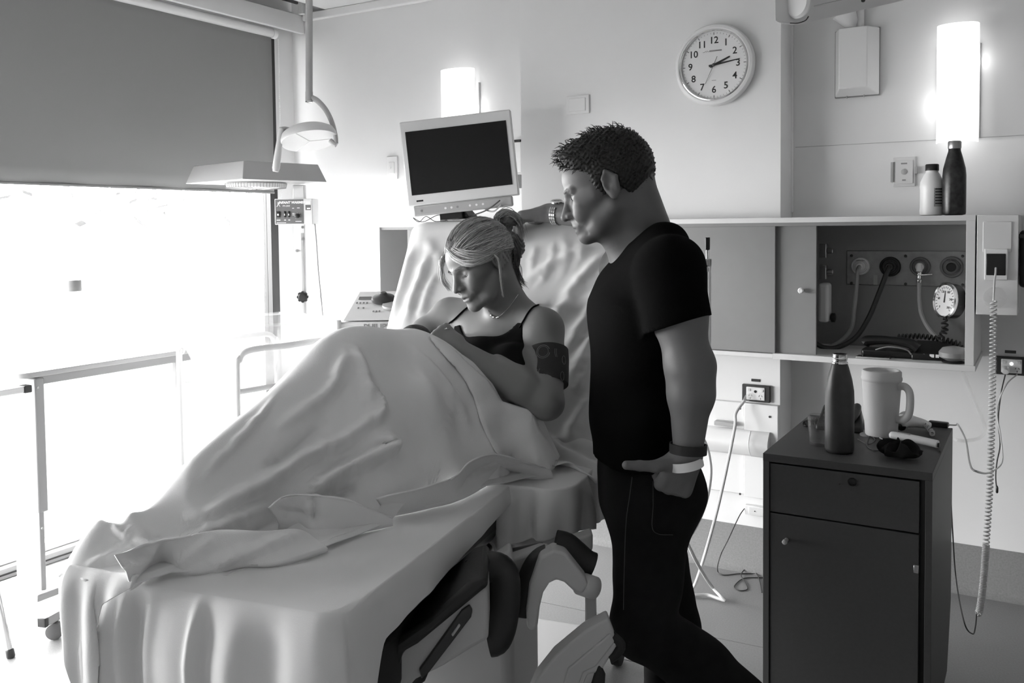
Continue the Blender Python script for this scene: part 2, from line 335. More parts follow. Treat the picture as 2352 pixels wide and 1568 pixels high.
# hoses
tag(quick_tube('oxygen_hose', [ports[0]+V(0, -.03, 0), ports[0]+V(-.004, -.055, -.02), pat(1967, 660, YP-.06), pat(1962, 710, YP-.07), pat(1955, 755, YP-.08), pat(1925, 787, YP-.1), pat(1888, 797, YP-.12), pat(1850, 785, YP-.12)], .0085, 'cable_grey'), 'pale grey hose plugged into the leftmost gas port', 'hose')
tag(quick_tube('air_hose', [ports[1]+V(0, -.03, 0), ports[1]+V(-.008, -.06, -.03), pat(2018, 675, YP-.08), pat(1995, 730, YP-.1), pat(1965, 775, YP-.12), pat(1925, 797, YP-.15), pat(1890, 797, YP-.16), pat(1855, 775, YP-.16)], .0105, 'cable_dark'), 'thick black hose plugged into the second gas port', 'hose')
sv = thing('suction_hose', 'clear suction hose with a metal tap hanging from the third gas port', 'hose', ports[2])
MB().lathe([(.012, 0), (.012, .03), (.009, .034)], ports[2]+V(0, -.028, .012), (0, -.3, -1), 12).build('connector', 'offwhite_plastic', sv)
MB().lathe([(.008, 0), (.012, .006), (.012, .014), (.008, .018), (.008, .03), (.012, .034), (.011, .045), (.007, .05)], ports[2]+V(0, -.04, -.018), (0, 0, -1), 14).build('tap_body', 'chrome', sv)
MB().cyl(ports[2]+V(.004, -.045, -.033), ports[2]+V(.052, -.06, -.028), .0022).build('tap_lever', 'chrome', sv)
quick_tube('hose', [ports[2]+V(0, -.04, -.06), pat(2112, 690, YP-.07), pat(2118, 725, YP-.08), pat(2138, 760, YP-.1), pat(2170, 788, YP-.12), pat(2195, 796, YP-.14)], .0085, 'cable_grey', sv)
# suction regulator at the left inside wall
rg_ = thing('suction_regulator', 'small white regulator with black knob just inside the cupboard opening', 'regulator', (-.80, 3.93, 1.12))
MB().box((-.82, 3.90, 1.135), (-.775, 3.97, 1.30)).build('body', 'offwhite_plastic', rg_, .014, seg=4)
MB().lathe([(.012, 0), (.02, .004), (.02, .016), (.012, .02)], (-.772, 3.93, 1.155), (1, 0, 0), 14).build('knob', 'black_plastic', rg_)
for z in (1.345, 1.435): MB().box((-.82, 3.92, z-.03), (-.79, 3.955, z+.03)).cyl((-.79, 3.94, z), (-.765, 3.94, z), .012).build('coupling', 'steel', rg_, .003)
# aneroid gauge
ga = thing('pressure_gauge', 'round tilted blood pressure gauge with white dial on the cupboard side', 'gauge', pY(2178, 690, 3.86))
gc = pY(2172, 690, 3.85); gn = unit(V(-.75, -.62, .12)); R = .0685
MB().lathe([(R*.8, -.045), (R*.98, -.04), (R, -.006)], gc, gn, 32).build('case', 'black_plastic', ga)
MB().lathe([(R, -.006), (R*1.04, -.002), (R*1.04, .006), (R*.95, .010), (R*.88, .006)], gc, gn, 36, ring=True).build('bezel', 'chrome', ga)
dl = MB().lathe([(R*.9, 0), (R*.9, .004)], gc, gn, 36).build('dial', 'white_plastic', ga)
gx, gy, _ = frame(gn)
for i in range(21):
    t = math.radians(225-270*i/20); d = gx*math.cos(t)+gy*math.sin(t)
    MB().tube([gc+gn*.0048+d*R*.68, gc+gn*.0048+d*R*.8], .0011, 4).build('dial_mark', 'ink', dl)
for i, s in enumerate(('0', '60', '120', '180', '240', '300')):
    t = math.radians(225-270*i/5); text_on(s, .013, gc+gn*.0045+(gx*math.cos(t)+gy*math.sin(t))*R*.54, gx, gy, 'ink', dl)
MB().tube([gc+gn*.006-gy*R*.12, gc+gn*.006+gy*R*.55], [.003, .0012], 6).build('needle', 'ink', ga)
MB().box(gc+V(.03, .02, .02), gc+V(.055, .05, .05)).build('bracket', 'offwhite_plastic', ga, .004)
MB().cyl(gc+V(.03, .04, -.01), V(X1-.04, gc[1]+.05, gc[2]-.01), .006).build('mount_arm', 'dark_plastic', ga)
MB().tube(helix([gc+V(-.005, .0, -R-.004), gc+V(-.002, 0, -R-.045), gc+V(-.02, -.02, -R-.085)], .010, 5), .0042, 6).build('coiled_hose', 'black_rubber', ga)
# telephone on the cupboard floor
ZF = ZB+.02
ph = thing('telephone', 'black corded desk telephone lying on the cupboard floor', 'telephone', (-.48, 3.83, ZF))
MB().hexa([(-.44, 3.76, ZF), (-.29, 3.78, ZF), (-.29, 3.95, ZF), (-.44, 3.93, ZF), (-.44, 3.765, ZF+.025), (-.29, 3.785, ZF+.025), (-.29, 3.94, ZF+.06), (-.44, 3.92, ZF+.06)]).build('base', 'black_plastic', ph, .006)
MB().tube(curve_pts([(-.615, 3.80, ZF+.05), (-.6, 3.80, ZF+.062), (-.52, 3.80, ZF+.066), (-.45, 3.80, ZF+.058), (-.42, 3.80, ZF+.04)], 24), [.026+.008*abs(math.cos(i/24*math.pi)) for i in range(25)][:25], 12, flat=.62).build('handset', 'black_plastic', ph)
MB().box((-.625, 3.775, ZF), (-.43, 3.86, ZF+.03)).build('cradle', 'black_plastic', ph, .008)
MB().tube(helix([(-.5, 3.86, ZF+.075), (-.42, 3.87, ZF+.08), (-.33, 3.87, ZF+.07), (-.27, 3.86, ZF+.055)], .009, 16), .0035, 5).build('coiled_cord', 'black_rubber', ph)
for i, (x, w) in enumerate(((-.402, .008), (-.376, .016), (-.355, .012))): MB().box((x, 3.772, ZF+.012), (x+w, 3.774, ZF+.024)).build('label_print', 'ink_white', ph)
MB().tube(curve_pts([(-.57, 3.768, ZF+.03), (-.52, 3.762, ZF+.045), (-.46, 3.764, ZF+.038), (-.44, 3.766, ZF+.02)], 16), .003, 6).build('highlight_strip', 'steel', ph)
mp = thing('mobile_phone', 'mobile phone lying flat at the front edge of the cupboard floor', 'phone', (-.57, 3.735, ZF))
MB().box((-.635, 3.712, ZF), (-.51, 3.765, ZF+.008)).build('body', 'chrome', mp, .004); MB().box((-.615, 3.715, ZF+.008), (-.53, 3.762, ZF+.0087)).build('screen', 'screen', mp)
ds = thing('domed_lid', 'grey domed lid resting on the cupboard floor below the gauge', 'lid', (-.29, 3.75, ZF))
MB().lathe([(.02, 0), (.03, .004), (.052, .016), (.053, .034), (.04, .05), (.015, .056)], (-.29, 3.752, ZF+.006), n=28).build('dome', 'mid_plastic', ds); MB().lathe([(.04, 0), (.042, .003), (.03, .006)], (-.29, 3.752, ZF), n=24).build('foot_ring', 'dark_plastic', ds)
# ------------------------------------------------------------------ power column at the right end of the cupboard
pc = thing('power_column', 'pale boxed service panel at the right end of the cupboard', 'panel', (-.15, 3.8, 1.2))
q0 = pY(2242, 494, CY); q1 = pY(2337, 725, CY)
MB().box((X1, CY, q1[2]), (q1[0], WB, q0[2])).build('box', 'laminate_light', pc, .002)
a = pY(2258, 507, CY); b = pY(2322, 690, CY)
MB().box((a[0], CY-.004, 1.44), (b[0], CY, 1.55)).build('cover_plate', 'laminate_light', pc, .002)
a = pY(2262, 571, CY); b = pY(2315, 643, CY)
ou = MB().box((a[0], CY-.012, b[2]), (b[0], CY, a[2])).build('outlet_plate', 'white_plastic', pc, .003)
a = pY(2266, 582, CY); b = pY(2310, 632, CY); oc = (a+b)/2
MB().box((a[0], CY-.015, b[2]), (b[0], CY-.011, a[2])).build('outlet_insert', 'black_plastic', ou, .002)
MB().lathe([(.018, 0), (.018, .004), (.014, .006), (.006, .006)], oc+V(0, -.004, .003), (0, -1, 0), 20).build('socket_ring', 'dark_plastic', ou)
for dx, dz in ((-.01, .012), (.01, .012), (-.01, -.006), (.01, -.006)): MB().lathe([(.0016, 0), (.0016, .002)], oc+V(dx, -.011, dz), (0, -1, 0), 8).build('contact_pin', 'chrome', ou)
lid = MB(); a = pY(2286, 683, CY)
lid.lathe([(.038, 0), (.038, .02), (.03, .024)], V(a[0], CY, a[2]), (0, -1, 0), 24); lid.build('clear_holder', 'clear_acrylic', pc)
cc = thing('call_bell_cord', 'long pale coiled cord hanging from the power outlet to the floor', 'cord', V(oc[0], 3.66, .35))
e = pY(2282, 690, 3.655)
quick_tube('lead', [oc+V(0, -.015, -.012), oc+V(0, -.03, -.03), pY(2284, 650, 3.66), e], .0035, 'cable_light', cc)
MB().tube(helix([e, pY(2279, 900, 3.64), pY(2274, 1100, 3.62), pY(2265, 1250, 3.60)], .0098, 62, 9), .0028, 5).build('loose_coil', 'cable_light', cc)
MB().tube(helix([pY(2265, 1250, 3.60), pY(2258, 1340, 3.59), pY(2250, 1400, 3.58), pY(2243, 1410, 3.575)], .0105, 44, 9), .0026, 5).build('tight_coil', 'cable_light', cc)
TZ = .85
quick_tube('handset_lead', [pY(2243, 1410, 3.575), pY(2240, 1440, 3.55), pY(2234, 1455, 3.5), pY(2215, 1430, 3.36), pX(2196, 1330, -.266), pX(2188, 1220, -.268), pX(2182, 1110, -.27), pX(2175, 1060, -.272), pZ(2158, 1036, .855)], .0024, 'cable_dark', cc, 90)
sb = thing('wall_container', 'black object cut off by the right edge of the photo', 'container', pY(2356, 660, 3.72))
a = pY(2342, 528, 3.72); b = pY(2400, 662, 3.72); MB().box((a[0], 3.72, b[2]), (b[0]+.1, 3.86, a[2])).build('body', 'black_plastic', sb, .015, seg=4); MB().box((a[0]-.004, 3.715, a[2]-.03), (b[0]+.1, 3.86, a[2]-.015)).build('rim', 'dark_plastic', sb, .003)
def TM(o, x, y, z):
    m = np.eye(4); m[:3, 0] = x; m[:3, 1] = y; m[:3, 2] = z; m[:3, 3] = o; return m
def rotz(a): c, s = math.cos(a), math.sin(a); return V(c, s, 0), V(-s, c, 0), V(0, 0, 1)
# ================================================================== on the walls
ck = thing('wall_clock', 'round white wall clock with black numerals showing quarter past two', 'clock', (-1.269, WC, 2.254))
c0 = V(-1.269, WC, 2.254); R = .18
MB().lathe([(R*.96, 0), (R, .012), (R, .03), (R*.965, .042), (R*.90, .046), (R*.865, .043), (R*.865, .0)], c0, (0, -1, 0), 64, ring=True).build('rim', 'white_plastic', ck)
MB().lathe([(R*.87, .034), (R*.87, .0455), (R*.845, .047), (R*.82, .041), (R*.82, .034)], c0, (0, -1, 0), 64, ring=True).build('bezel', 'chrome', ck)
fc = MB().lathe([(R*.83, .02), (R*.83, .030)], c0, (0, -1, 0), 64).build('dial', 'white_plastic', ck)
fy = WC-.0304
for i in range(1, 13):
    t = math.radians(90-30*i); text_on(str(i), .042, (c0[0]+math.cos(t)*R*.60, fy, c0[2]+math.sin(t)*R*.60), (1, 0, 0), (0, 0, 1), 'ink', fc, 'numeral', bold=.0006)
for i in range(60):
    t = math.radians(6*i); d = V(math.cos(t), 0, math.sin(t)); L = .76 if i % 5 else .735
    MB().tube([V(c0[0], fy, c0[2])+d*R*L, V(c0[0], fy, c0[2])+d*R*.795], .0007 if i % 5 else .0013, 4).build('minute_mark', 'ink_grey' if i % 5 else 'ink', fc)
zig = [(-.05, -.002), (-.042, -.002), (-.038, .003), (-.034, -.003), (-.03, .004), (-.026, -.002), (-.02, .002)]
MB().tube([(c0[0]+u, fy, c0[2]+.062+v) for u, v in zig], .0008, 4).build('logo_squiggle', 'ink_grey', fc); MB().box((c0[0]-.02, fy, c0[2]+.06), (c0[0]+.035, fy-.0008, c0[2]+.066)).build('logo_bar', 'ink_grey', fc)
MB().box((c0[0]-.01, fy, c0[2]-.068), (c0[0]+.01, fy-.0008, c0[2]-.066)).build('logo_bar', 'ink_grey', fc)
def hand(name, ang, L, tail, w0, w1, off):
    t = math.radians(90-ang); d = V(math.cos(t), 0, math.sin(t)); n = V(-d[2], 0, d[0]); o = V(c0[0], fy-off, c0[2])
    MB().hexa([o-d*tail-n*w0, o+d*L-n*w1, o+d*L+n*w1, o-d*tail+n*w0]+[p+V(0, -.0012, 0) for p in (o-d*tail-n*w0, o+d*L-n*w1, o+d*L+n*w1, o-d*tail+n*w0)]).build(name, 'ink', ck)
hand('hour_hand', 67, .078, .018, .0052, .0034, .002); hand('minute_hand', 82, .118, .022, .0048, .002, .004); hand('second_hand', 205, .088, .04, .0009, .0006, .006)
MB().lathe([(.007, 0), (.007, .003), (.004, .005)], V(c0[0], fy-.005, c0[2]), (0, -1, 0), 16).build('hub', 'dark_plastic', ck)
def switch(px0, py0, px1, py1, Y, label, rock=.55, m='white_plastic'):
    a = pY(px0, py0, Y); b = pY(px1, py1, Y); t = thing('wall_switch', label, 'switch', ((a[0]+b[0])/2, Y, b[2]))
    MB().box((a[0], Y-.010, b[2]), (b[0], Y, a[2])).build('plate', m, t, .003)
    w = (b[0]-a[0])*rock/2; h = (a[2]-b[2])*rock/2; c = (a+b)/2
    MB().box((c[0]-w, Y-.014, c[2]-h), (c[0]+w, Y-.009, c[2]+h)).build('rocker', m, t, .002); return t, a, b, c
t, a, b, c = switch(1302, 222, 1355, 260, WC, 'white light switch on the wall between television and clock', .7)
t, a, b, c = switch(890, 360, 915, 411, WB, 'narrow white switch plate left of the television', .5)
MB().lathe([(.006, 0), (.006, .004)], V(c[0]-.008, WB-.013, c[2]), (0, -1, 0), 12).build('button', 'white_plastic', t)
t, a, b, c = switch(2052, 362, 2103, 428, WB, 'call point plate with a round button beside the plastic bottle', .8, 'offwhite_plastic'); t.name = 'call_point'; t['category'] = 'call button'
MB().lathe([(.012, 0), (.012, .004), (.008, .006)], V(c[0], WB-.013, c[2]), (0, -1, 0), 16).build('button', 'grey_plastic', t)
MB().box((a[0]-.008, WB-.02, b[2]+.02), (a[0]+.002, WB, a[2]-.02)).box((b[0]-.002, WB-.02, c[2]-.01), (b[0]+.008, WB, c[2]+.02)).build('side_clip', 'grey_plastic', t, .001)
for dz, w in ((.035, .012), (-.035, .007)): MB().box((c[0]-w, WB-.0146, c[2]+dz-.003), (c[0]+w, WB-.0138, c[2]+dz+.003)).build('label_print', 'ink_grey', t)
# wall mount of the ceiling arm
wm = thing('wall_mount_box', 'white faceted wall box with a conical pivot under the swing arm', 'wall mount', (-.71, WB, 2.1))
a = pY(1918, 76, WB-.01); b = pY(2022, 215, WB); xL, xR, zB, zT = a[0], b[0], 2.095, 2.385
MB().box((xL, WB-.012, zB), (xR, WB, zT)).build('base_plate', 'mid_plastic', wm, .003)
i = .03
MB().hexa([(xL+.002, WB-.012, zB+.003), (xL+i, WB-.085, zB+.03), (xR-i-.01, WB-.085, zB+.03), (xR-.002, WB-.012, zB+.003), (xL+.002, WB-.012, zT-.003), (xL+i, WB-.085, zT-.004), (xR-i-.01, WB-.085, zT-.004), (xR-.002, WB-.012, zT-.003)]).build('cover', 'white_plastic', wm, .004)
MB().cyl(((xL+xR)/2+.012, WB-.03, zT-.01), ((xL+xR)/2+.012, WB-.03, 2.8), .018).build('riser', 'white_plastic', wm)
MB().lathe([(.012, 0), (.016, .006), (.03, .02), (.05, .075), (.052, .08)], ((xL+xR)/2-.008, WB-.05, zT), (-.45, -.2, .8), 24).build('pivot_cone', 'white_plastic', wm)
for k in (-.04, .03): MB().lathe([(.003, 0), (.003, .01)], ((xL+xR)/2+k, WB-.02, zB-.004), (0, 0, 1), 8).build('screw', 'steel', wm)
sa = thing('swing_arm', 'pale grey ceiling-hung swing arm with a round elbow cover at the top right', 'arm', pD(1810, 20, 3.1))
D0 = 3.1; A = pD(1776, -40, D0); B = pD(1776, 52, D0); E1 = pD(1800, 54, D0); F1 = pD(2080, -10, D0+.25); G1 = pD(2080, -80, D0+.25)
pts = [A, B, E1, F1, G1]; off = unit(V(.5, .86, 0))*.07
MB().add([p for p in pts]+[p+off for p in pts], [(0, 1, 2, 3, 4), (9, 8, 7, 6, 5)]+[(i, i+5, (i+1) % 5+5, (i+1) % 5) for i in range(5)]).build('arm_housing', 'trim_white', sa, .012, seg=3)
c = pD(1838, 8, D0-.002); MB().lathe([(.05, 0), (.052, .008), (.045, .018), (.02, .022)], c, -off, 32).build('elbow_cover', 'white_plastic', sa)
MB().tube([pD(1870, 14, D0-.004), pD(2050, -28, D0+.2)], .0018, 4).build('seam', 'grey_plastic', sa)
MB().lathe([(.007, 0), (.007, .006)], pD(1984, 1, D0+.13), -off, 12).build('screw_plug', 'dark_plastic', sa)
MB().tube(curve_pts([pD(1815, 53, D0), pD(1832, 53, D0-.02), pD(1850, 47, D0-.02), pD(1857, 38, D0-.01)], 12), .0022, 5).build('cable_stub', 'dark_plastic', sa)
# power points
def outlet(name, p0, p1, Y, label, lit=False):
    a = pY(*p0, Y); b = pY(*p1, Y); t = thing(name, label, 'socket', ((a[0]+b[0])/2, Y, b[2])); c = (a+b)/2
    MB().box((a[0], Y-.02, b[2]), (b[0], Y, a[2])).build('surround', 'dark_plastic', t, .003)
    w = (b[0]-a[0])*.33; h = (a[2]-b[2])*.38
    pl_ = MB().box((c[0]-w, Y-.026, c[2]-h), (c[0]+w, Y-.019, c[2]+h)).build('socket_plate', 'white_plastic', t, .003)
    for s in (-1, 1):
        MB().box((c[0]+s*w*.7-.007, Y-.029, c[2]+h*.55-.006), (c[0]+s*w*.7+.007, Y-.025, c[2]+h*.55+.006)).build('rocker', 'offwhite_plastic', pl_, .002)
        for dx, dz, rx in ((-.006, .0, .5), (.006, .0, -.5), (0, -.012, 0)):
            o = V(c[0]+s*w*.55+dx, Y-.0262, c[2]-h*.3+dz); d = V(math.sin(rx), 0, math.cos(rx))*.0035; MB().tube([o-d, o+d], .0011, 4).build('slot', 'ink', pl_)
    MB().lathe([(.006, 0), (.006, .002)], V(c[0], Y-.026, c[2]+h*.35), (0, -1, 0), 12).build('indicator', emit('neon', 3) if lit else 'black_plastic', pl_)
    MB().box((c[0]-.025, Y-.003, a[2]+.012), (c[0]+.015, Y, a[2]+.024)).build('label_plate', 'dark_plastic', t, .001)
    return t, c, w, h
t1, c1, w1, h1 = outlet('power_outlet', (1707, 880), (1771, 924), WC, 'power point in a black surround behind the man, one plug in')
t2, c2, w2, h2 = outlet('power_outlet', (2288, 816), (2360, 862), WB, 'power point in a black surround at the right edge, indicator lit', True)
pg = thing('bed_power_cord', 'thick grey bed cord plugged into the power point and trailing to the floor', 'cord', (-1.3, 3.4, 0))
pc0 = V(c1[0]-w1*.55, WC-.03, c1[2]-h1*.25)
MB().lathe([(.012, 0), (.014, .02), (.009, .04), (.006, .05)], pc0, (-.35, -.8, -.45), 12).build('plug', 'clear_acrylic', pg)
quick_tube('cord', [pc0+V(-.015, -.035, -.02), pc0+V(-.04, -.08, -.07), pY(1688, 980, 3.80), pY(1668, 1080, 3.72), pY(1645, 1180, 3.62), pY(1620, 1270, 3.5), pZ(1597, 1340, .06), pZ(1580, 1362, .012), pZ(1590, 1366, .012), pZ(1625, 1366, .012), pZ(1650, 1374, .012), pZ(1664, 1378, .012), pZ(1658, 1372, .02), pZ(1630, 1340, .06), pY(1600, 1290, 3.2), pY(1575, 1240, 3.1), pY(1545, 1190, 3.0)], .0068, 'cable_light', pg, 120)
pg2 = tag(quick_tube('hanging_cable', [pY(1600, 1000, 3.55), pY(1616, 1010, 3.6), pY(1628, 1045, 3.6), pY(1632, 1090, 3.58), pY(1622, 1150, 3.52), pY(1600, 1205, 3.4), pY(1570, 1250, 3.25), pY(1530, 1290, 3.1)], .0075, 'cable_light', None, 80), 'pale cable looping down beside the man at the bumper rail', 'cable')
lo = thing('data_outlet', 'low white data outlet just above the floor behind the cabinet', 'socket', pY(1735, 1185, WC))
a = pY(1714, 1155, WC); b = pY(1762, 1184, WC); MB().box((a[0], WC-.028, b[2]), (b[0], WC, a[2])).build('box', 'white_plastic', lo, .003); MB().box((a[0]+.02, WC-.03, b[2]+.006), (b[0]-.006, WC-.027, a[2]-.006)).build('plate', 'offwhite_plastic', lo, .001)
MB().lathe([(.0025, 0), (.0025, .002)], V((a[0]+b[0])/2, WC-.03, (a[2]+b[2])/2), (0, -1, 0), 8).build('pin_hole', 'ink', lo)
tag(quick_tube('thin_floor_cable', [V(a[0]+.003, WC-.02, a[2]-.012), pY(1698, 1185, 3.88), pY(1672, 1240, 3.75), pY(1655, 1275, 3.6), pZ(1648, 1308, .02), pZ(1660, 1320, .004), pZ(1700, 1317, .003), pZ(1745, 1318, .003), pZ(1765, 1326, .003), pZ(1720, 1326, .003), pZ(1700, 1332, .003), pZ(1686, 1348, .003), pZ(1700, 1356, .003), pZ(1717, 1352, .003), pZ(1710, 1335, .004), pZ(1702, 1320, .008), pZ(1712, 1307, .008), pZ(1728, 1308, .006), pZ(1742, 1325, .004), pZ(1750, 1360, .003)], .0022, 'cable_dark', None, 160), 'thin dark cable curling on the floor beside the cabinet', 'cable')
# bumper boards behind the bed
wp = thing('wall_bumper', 'white bumper rail and backing boards low on the wall behind the bed', 'bumper rail', (-1.3, WC, .35))
xm = pY(1710, 1000, WC-.01)[0]
MB().box((-2.25, WC-.018, .35), (xm, WC, .762)).build('backing_board', 'trim_white', wp, .003)
MB().box((xm+.004, WC-.032, .345), (-.985, WC, .762)).build('backing_board', 'trim_white', wp, .003)
n = 10; pf = [(0, .0)]+[(-.03-.035*math.sin(math.pi*i/n), .112*i/n) for i in range(n+1)]+[(0, .112)]
xa, xb = pY(1721, 1010, WC-.06)[0], pY(1765, 1010, WC-.06)[0]
MB().prism(pf, lambda u, v: (-2.25, WC-.01+u, .532+v), lambda u, v: (xa, WC-.01+u, .532+v)).build('rail', 'trim_white', wp, smooth=60)
MB().prism(pf, lambda u, v: (xa+.004, WC-.015+u, .532+v), lambda u, v: (xb, WC-.015+u, .532+v)).build('rail_end', 'offwhite_plastic', wp, smooth=60)
for sx, sy in ((1700, 1134), (1768, 957), (1700, 938)): p = pY(sx, sy, WC-.033); MB().lathe([(.005, 0), (.005, .002)], p, (0, -1, 0), 10).build('screw', 'dark_plastic', wp)
MB().box((pY(1642, 980, WC-.04)[0], WC-.06, .655), (pY(1690, 980, WC-.04)[0], WC-.02, .675)).build('rail_clip', 'grey_plastic', wp, .004)
# ================================================================== bottles on the shelf
def on_shelf(px, Y=3.80): return V(pY(px, 494, Y)[0], Y, ZT)
mat('patterned_bottle', .02, .3, var=.9, vscale=45, bump=.1, bscale=60)
o = on_shelf(2191); pb = thing('patterned_bottle', 'dark patterned steel bottle with silver cap on the shelf', 'bottle', o)
k = 3.45/2066
MB().lathe([(.026, 0), (.040, .004), (.0415, .012), (.0415, .15), (.039, .178), (.03, .215), (.022, .243), (.0215, .252)], o, n=32).build('body', 'patterned_bottle', pb)
MB().lathe([(.0225, .252), (.0235, .256), (.0235, .277), (.021, .281), (.01, .282)], o, n=28).build('cap', 'steel', pb)
o = on_shelf(2140, 3.83); mb = thing('plastic_bottle', 'translucent white plastic bottle with black cap on the shelf', 'bottle', o)
MB().lathe([(.03, 0), (.043, .004), (.044, .02), (.0425, .03), (.0425, .1), (.044, .112), (.042, .13), (.028, .16), (.0225, .167), (.0225, .175)], o, n=32).build('body', 'white_plastic', mb)
MB().lathe([(.0245, .174), (.0245, .196), (.022, .199)], o, n=28).build('cap', 'black_plastic', mb)
lb = MB(); g = []
for z in (.035, .115): g.append([(o[0]+.0431*math.cos(t), o[1]+.0431*math.sin(t), o[2]+z) for t in np.linspace(-1.3, .1, 12)])
lb.grid(g).build('label', 'grey_plastic', mb)
for i in range(6):
    z = .045+i*.011; g = [[(o[0]+.0434*math.cos(t), o[1]+.0434*math.sin(t), o[2]+zz) for t in np.linspace(-1.2, -.3+.2*(i % 2), 8)] for zz in (z, z+.004)]
    MB().grid(g).build('label_print', 'ink', mb)
# ================================================================== bedside cabinet
bx0, bx1, by0, by1 = -.735, -.262, 2.735, 3.37
bc = thing('bedside_cabinet', 'dark grey bedside cabinet with one drawer and a door', 'cabinet', (-.5, 3.05, 0))
MB().box((bx0, by0, TZ-.024), (bx1, by1, TZ)).build('top', 'laminate_dark', bc, .001)
MB().box((bx0, by0+.001, .06), (bx0+.018, by1, TZ-.024)).build('side_panel', 'laminate_edge', bc, .001)
sp = MB(); yz = [(by0+.001, .06), (by1-.12, .06), (by1, .26), (by1, TZ-.024), (by0+.001, TZ-.024)]
sp.add([(bx1-.018, y, z) for y, z in yz]+[(bx1, y, z) for y, z in yz], [(0, 1, 2, 3, 4), (9, 8, 7, 6, 5)]+[(i, i+5, (i+1) % 5+5, (i+1) % 5) for i in range(5)]); sp.build('side_panel', 'laminate_dark', bc, .001)
MB().box((bx0+.018, by0+.03, .06), (bx1-.018, by1-.13, TZ-.024)).build('carcass', 'black_plastic', bc)
dr = MB().box((bx0+.021, by0+.004, .672), (bx1-.034, by0+.022, TZ-.03)).build('drawer', 'laminate_dark', bc, .001)
p = pY(1957, 1107, by0); MB().lathe([(.0125, 0), (.0125, .003), (.009, .004), (.009, .001)], V(p[0], by0+.004, p[2]), (0, -1, 0), 24).build('lock', 'black_plastic', dr)
p = pY(1928, 1112, by0); MB().lathe([(.0025, 0), (.0025, .001)], V(p[0], by0+.004, p[2]), (0, -1, 0), 10).build('peg_hole', 'black_plastic', dr)
dd = MB().box((bx0+.021, by0+.004, .075), (bx1-.034, by0+.022, .667)).build('door', 'laminate_dark', bc, .001)
p = pY(1806, 1240, by0); MB().lathe([(.006, 0), (.006, .012), (.0075, .018), (.0075, .026), (.005, .028)], V(p[0], by0+.004, p[2]), (0, -1, 0), 16).build('knob', 'grey_plastic', dd)
p = pY(2103, 1308, by0); MB().box((p[0]-.006, by0+.002, p[2]-.012), (p[0]+.008, by0+.02, p[2]+.012)).build('hinge', 'steel', dd, .002)
for x in (bx0+.05, bx1-.05):
    for y in (by0+.06, by1-.2): MB().lathe([(.025, -.012), (.03, -.006), (.03, .006), (.025, .012)], (x, y, .03), (1, 0, 0), 18).build('castor', 'black_rubber', bc)
def ct(px, py): return pZ(px, py, TZ)
# open steel bottle
mat('bottle_dark', .045, .38, bump=.08, bscale=40, var=.15, vscale=25)
o = ct(1928, 1037); bt = thing('steel_water_bottle', 'open dark grey steel water bottle standing on the bedside cabinet', 'bottle', o)
MB().lathe([(.035, 0), (.0405, .004), (.0425, .012), (.0425, .16), (.0415, .19), (.036, .225), (.026, .262), (.0225, .272)], o, n=36).build('body', 'bottle_dark', bt)
MB().lathe([(.0215, .271), (.0235, .273), (.0235, .276), (.021, .278), (.021, .284), (.0225, .286), (.0225, .289), (.0205, .291), (.0205, .3), (.0215, .302), (.0185, .302), (.0185, .28)], o, n=32).build('neck', 'chrome', bt)
# tumbler
o = ct(1880, 1022); gl = thing('glass_tumbler', 'empty faceted glass tumbler beside the dark water bottle', 'glass', o)
n = 20; prof = [(.026, 0), (.0275, .004), (.0315, .055), (.034, .095), (.0325, .096), (.0295, .055), (.0255, .012), (.004, .010)]
MB().lathe(prof, o, n=n).build('tumbler', 'clear_glass', gl, smooth=12)
# insulated mug
o = ct(2024, 1000); mg = thing('insulated_mug', 'large pale insulated mug with lid and handle on the cabinet', 'mug', o)
mat('mug_plastic', .5, .5, bump=.05, bscale=120)
MB().lathe([(.045, 0), (.05, .004), (.053, .06), (.0605, .175), (.061, .185)], o, n=36).build('body', 'mug_plastic', mg)
MB().lathe([(.062, .183), (.0635, .187), (.0635, .193), (.0615, .197), (.0615, .212), (.058, .217), (.052, .217), (.047, .206), (.03, .204)], o, n=36).build('lid', 'mug_plastic', mg)
MB().tube(curve_pts([o+V(.052, -.02, .17), o+V(.075, -.028, .172), o+V(.09, -.034, .15), o+V(.088, -.033, .09), o+V(.07, -.026, .065), o+V(.047, -.018, .062)], 30), .0085, 10, flat=1.5).build('handle', 'mug_plastic', mg)
# black desk phone behind the bottle
o = ct(1930, 985); tp = thing('telephone', 'black telephone half hidden behind the dark water bottle', 'telephone', o)
mm = MB(); mm.M = TM(o, *rotz(.1)); mm.hexa([(-.075, -.05, 0), (.075, -.05, 0), (.075, .09, 0), (-.075, .09, 0), (-.075, -.045, .02), (.075, -.045, .02), (.06, .07, .07), (-.06, .07, .07)]); mm.build('base', 'black_plastic', tp, .006)
mm = MB(); mm.M = TM(o, *rotz(.1)); mm.tube(curve_pts([(.03, -.02, .035), (.045, .0, .05), (.05, .05, .068), (.045, .085, .06)], 14), .014, 10); mm.build('handset', 'dark_plastic', tp)
MB().tube(helix([o+V(-.07, .02, .02), o+V(-.10, .01, .012), o+V(-.115, -.02, .010)], .0085, 7), .003, 5).build('coiled_cord', 'black_rubber', tp)
for i in range(3):
    for j in range(3): mm = MB(); mm.M = TM(o, *rotz(.1)); mm.box((-.055+i*.02, -.02+j*.02, .03+j*.009), (-.042+i*.02, -.008+j*.02, .037+j*.009)); mm.build('key', 'dark_plastic', tp, .001)
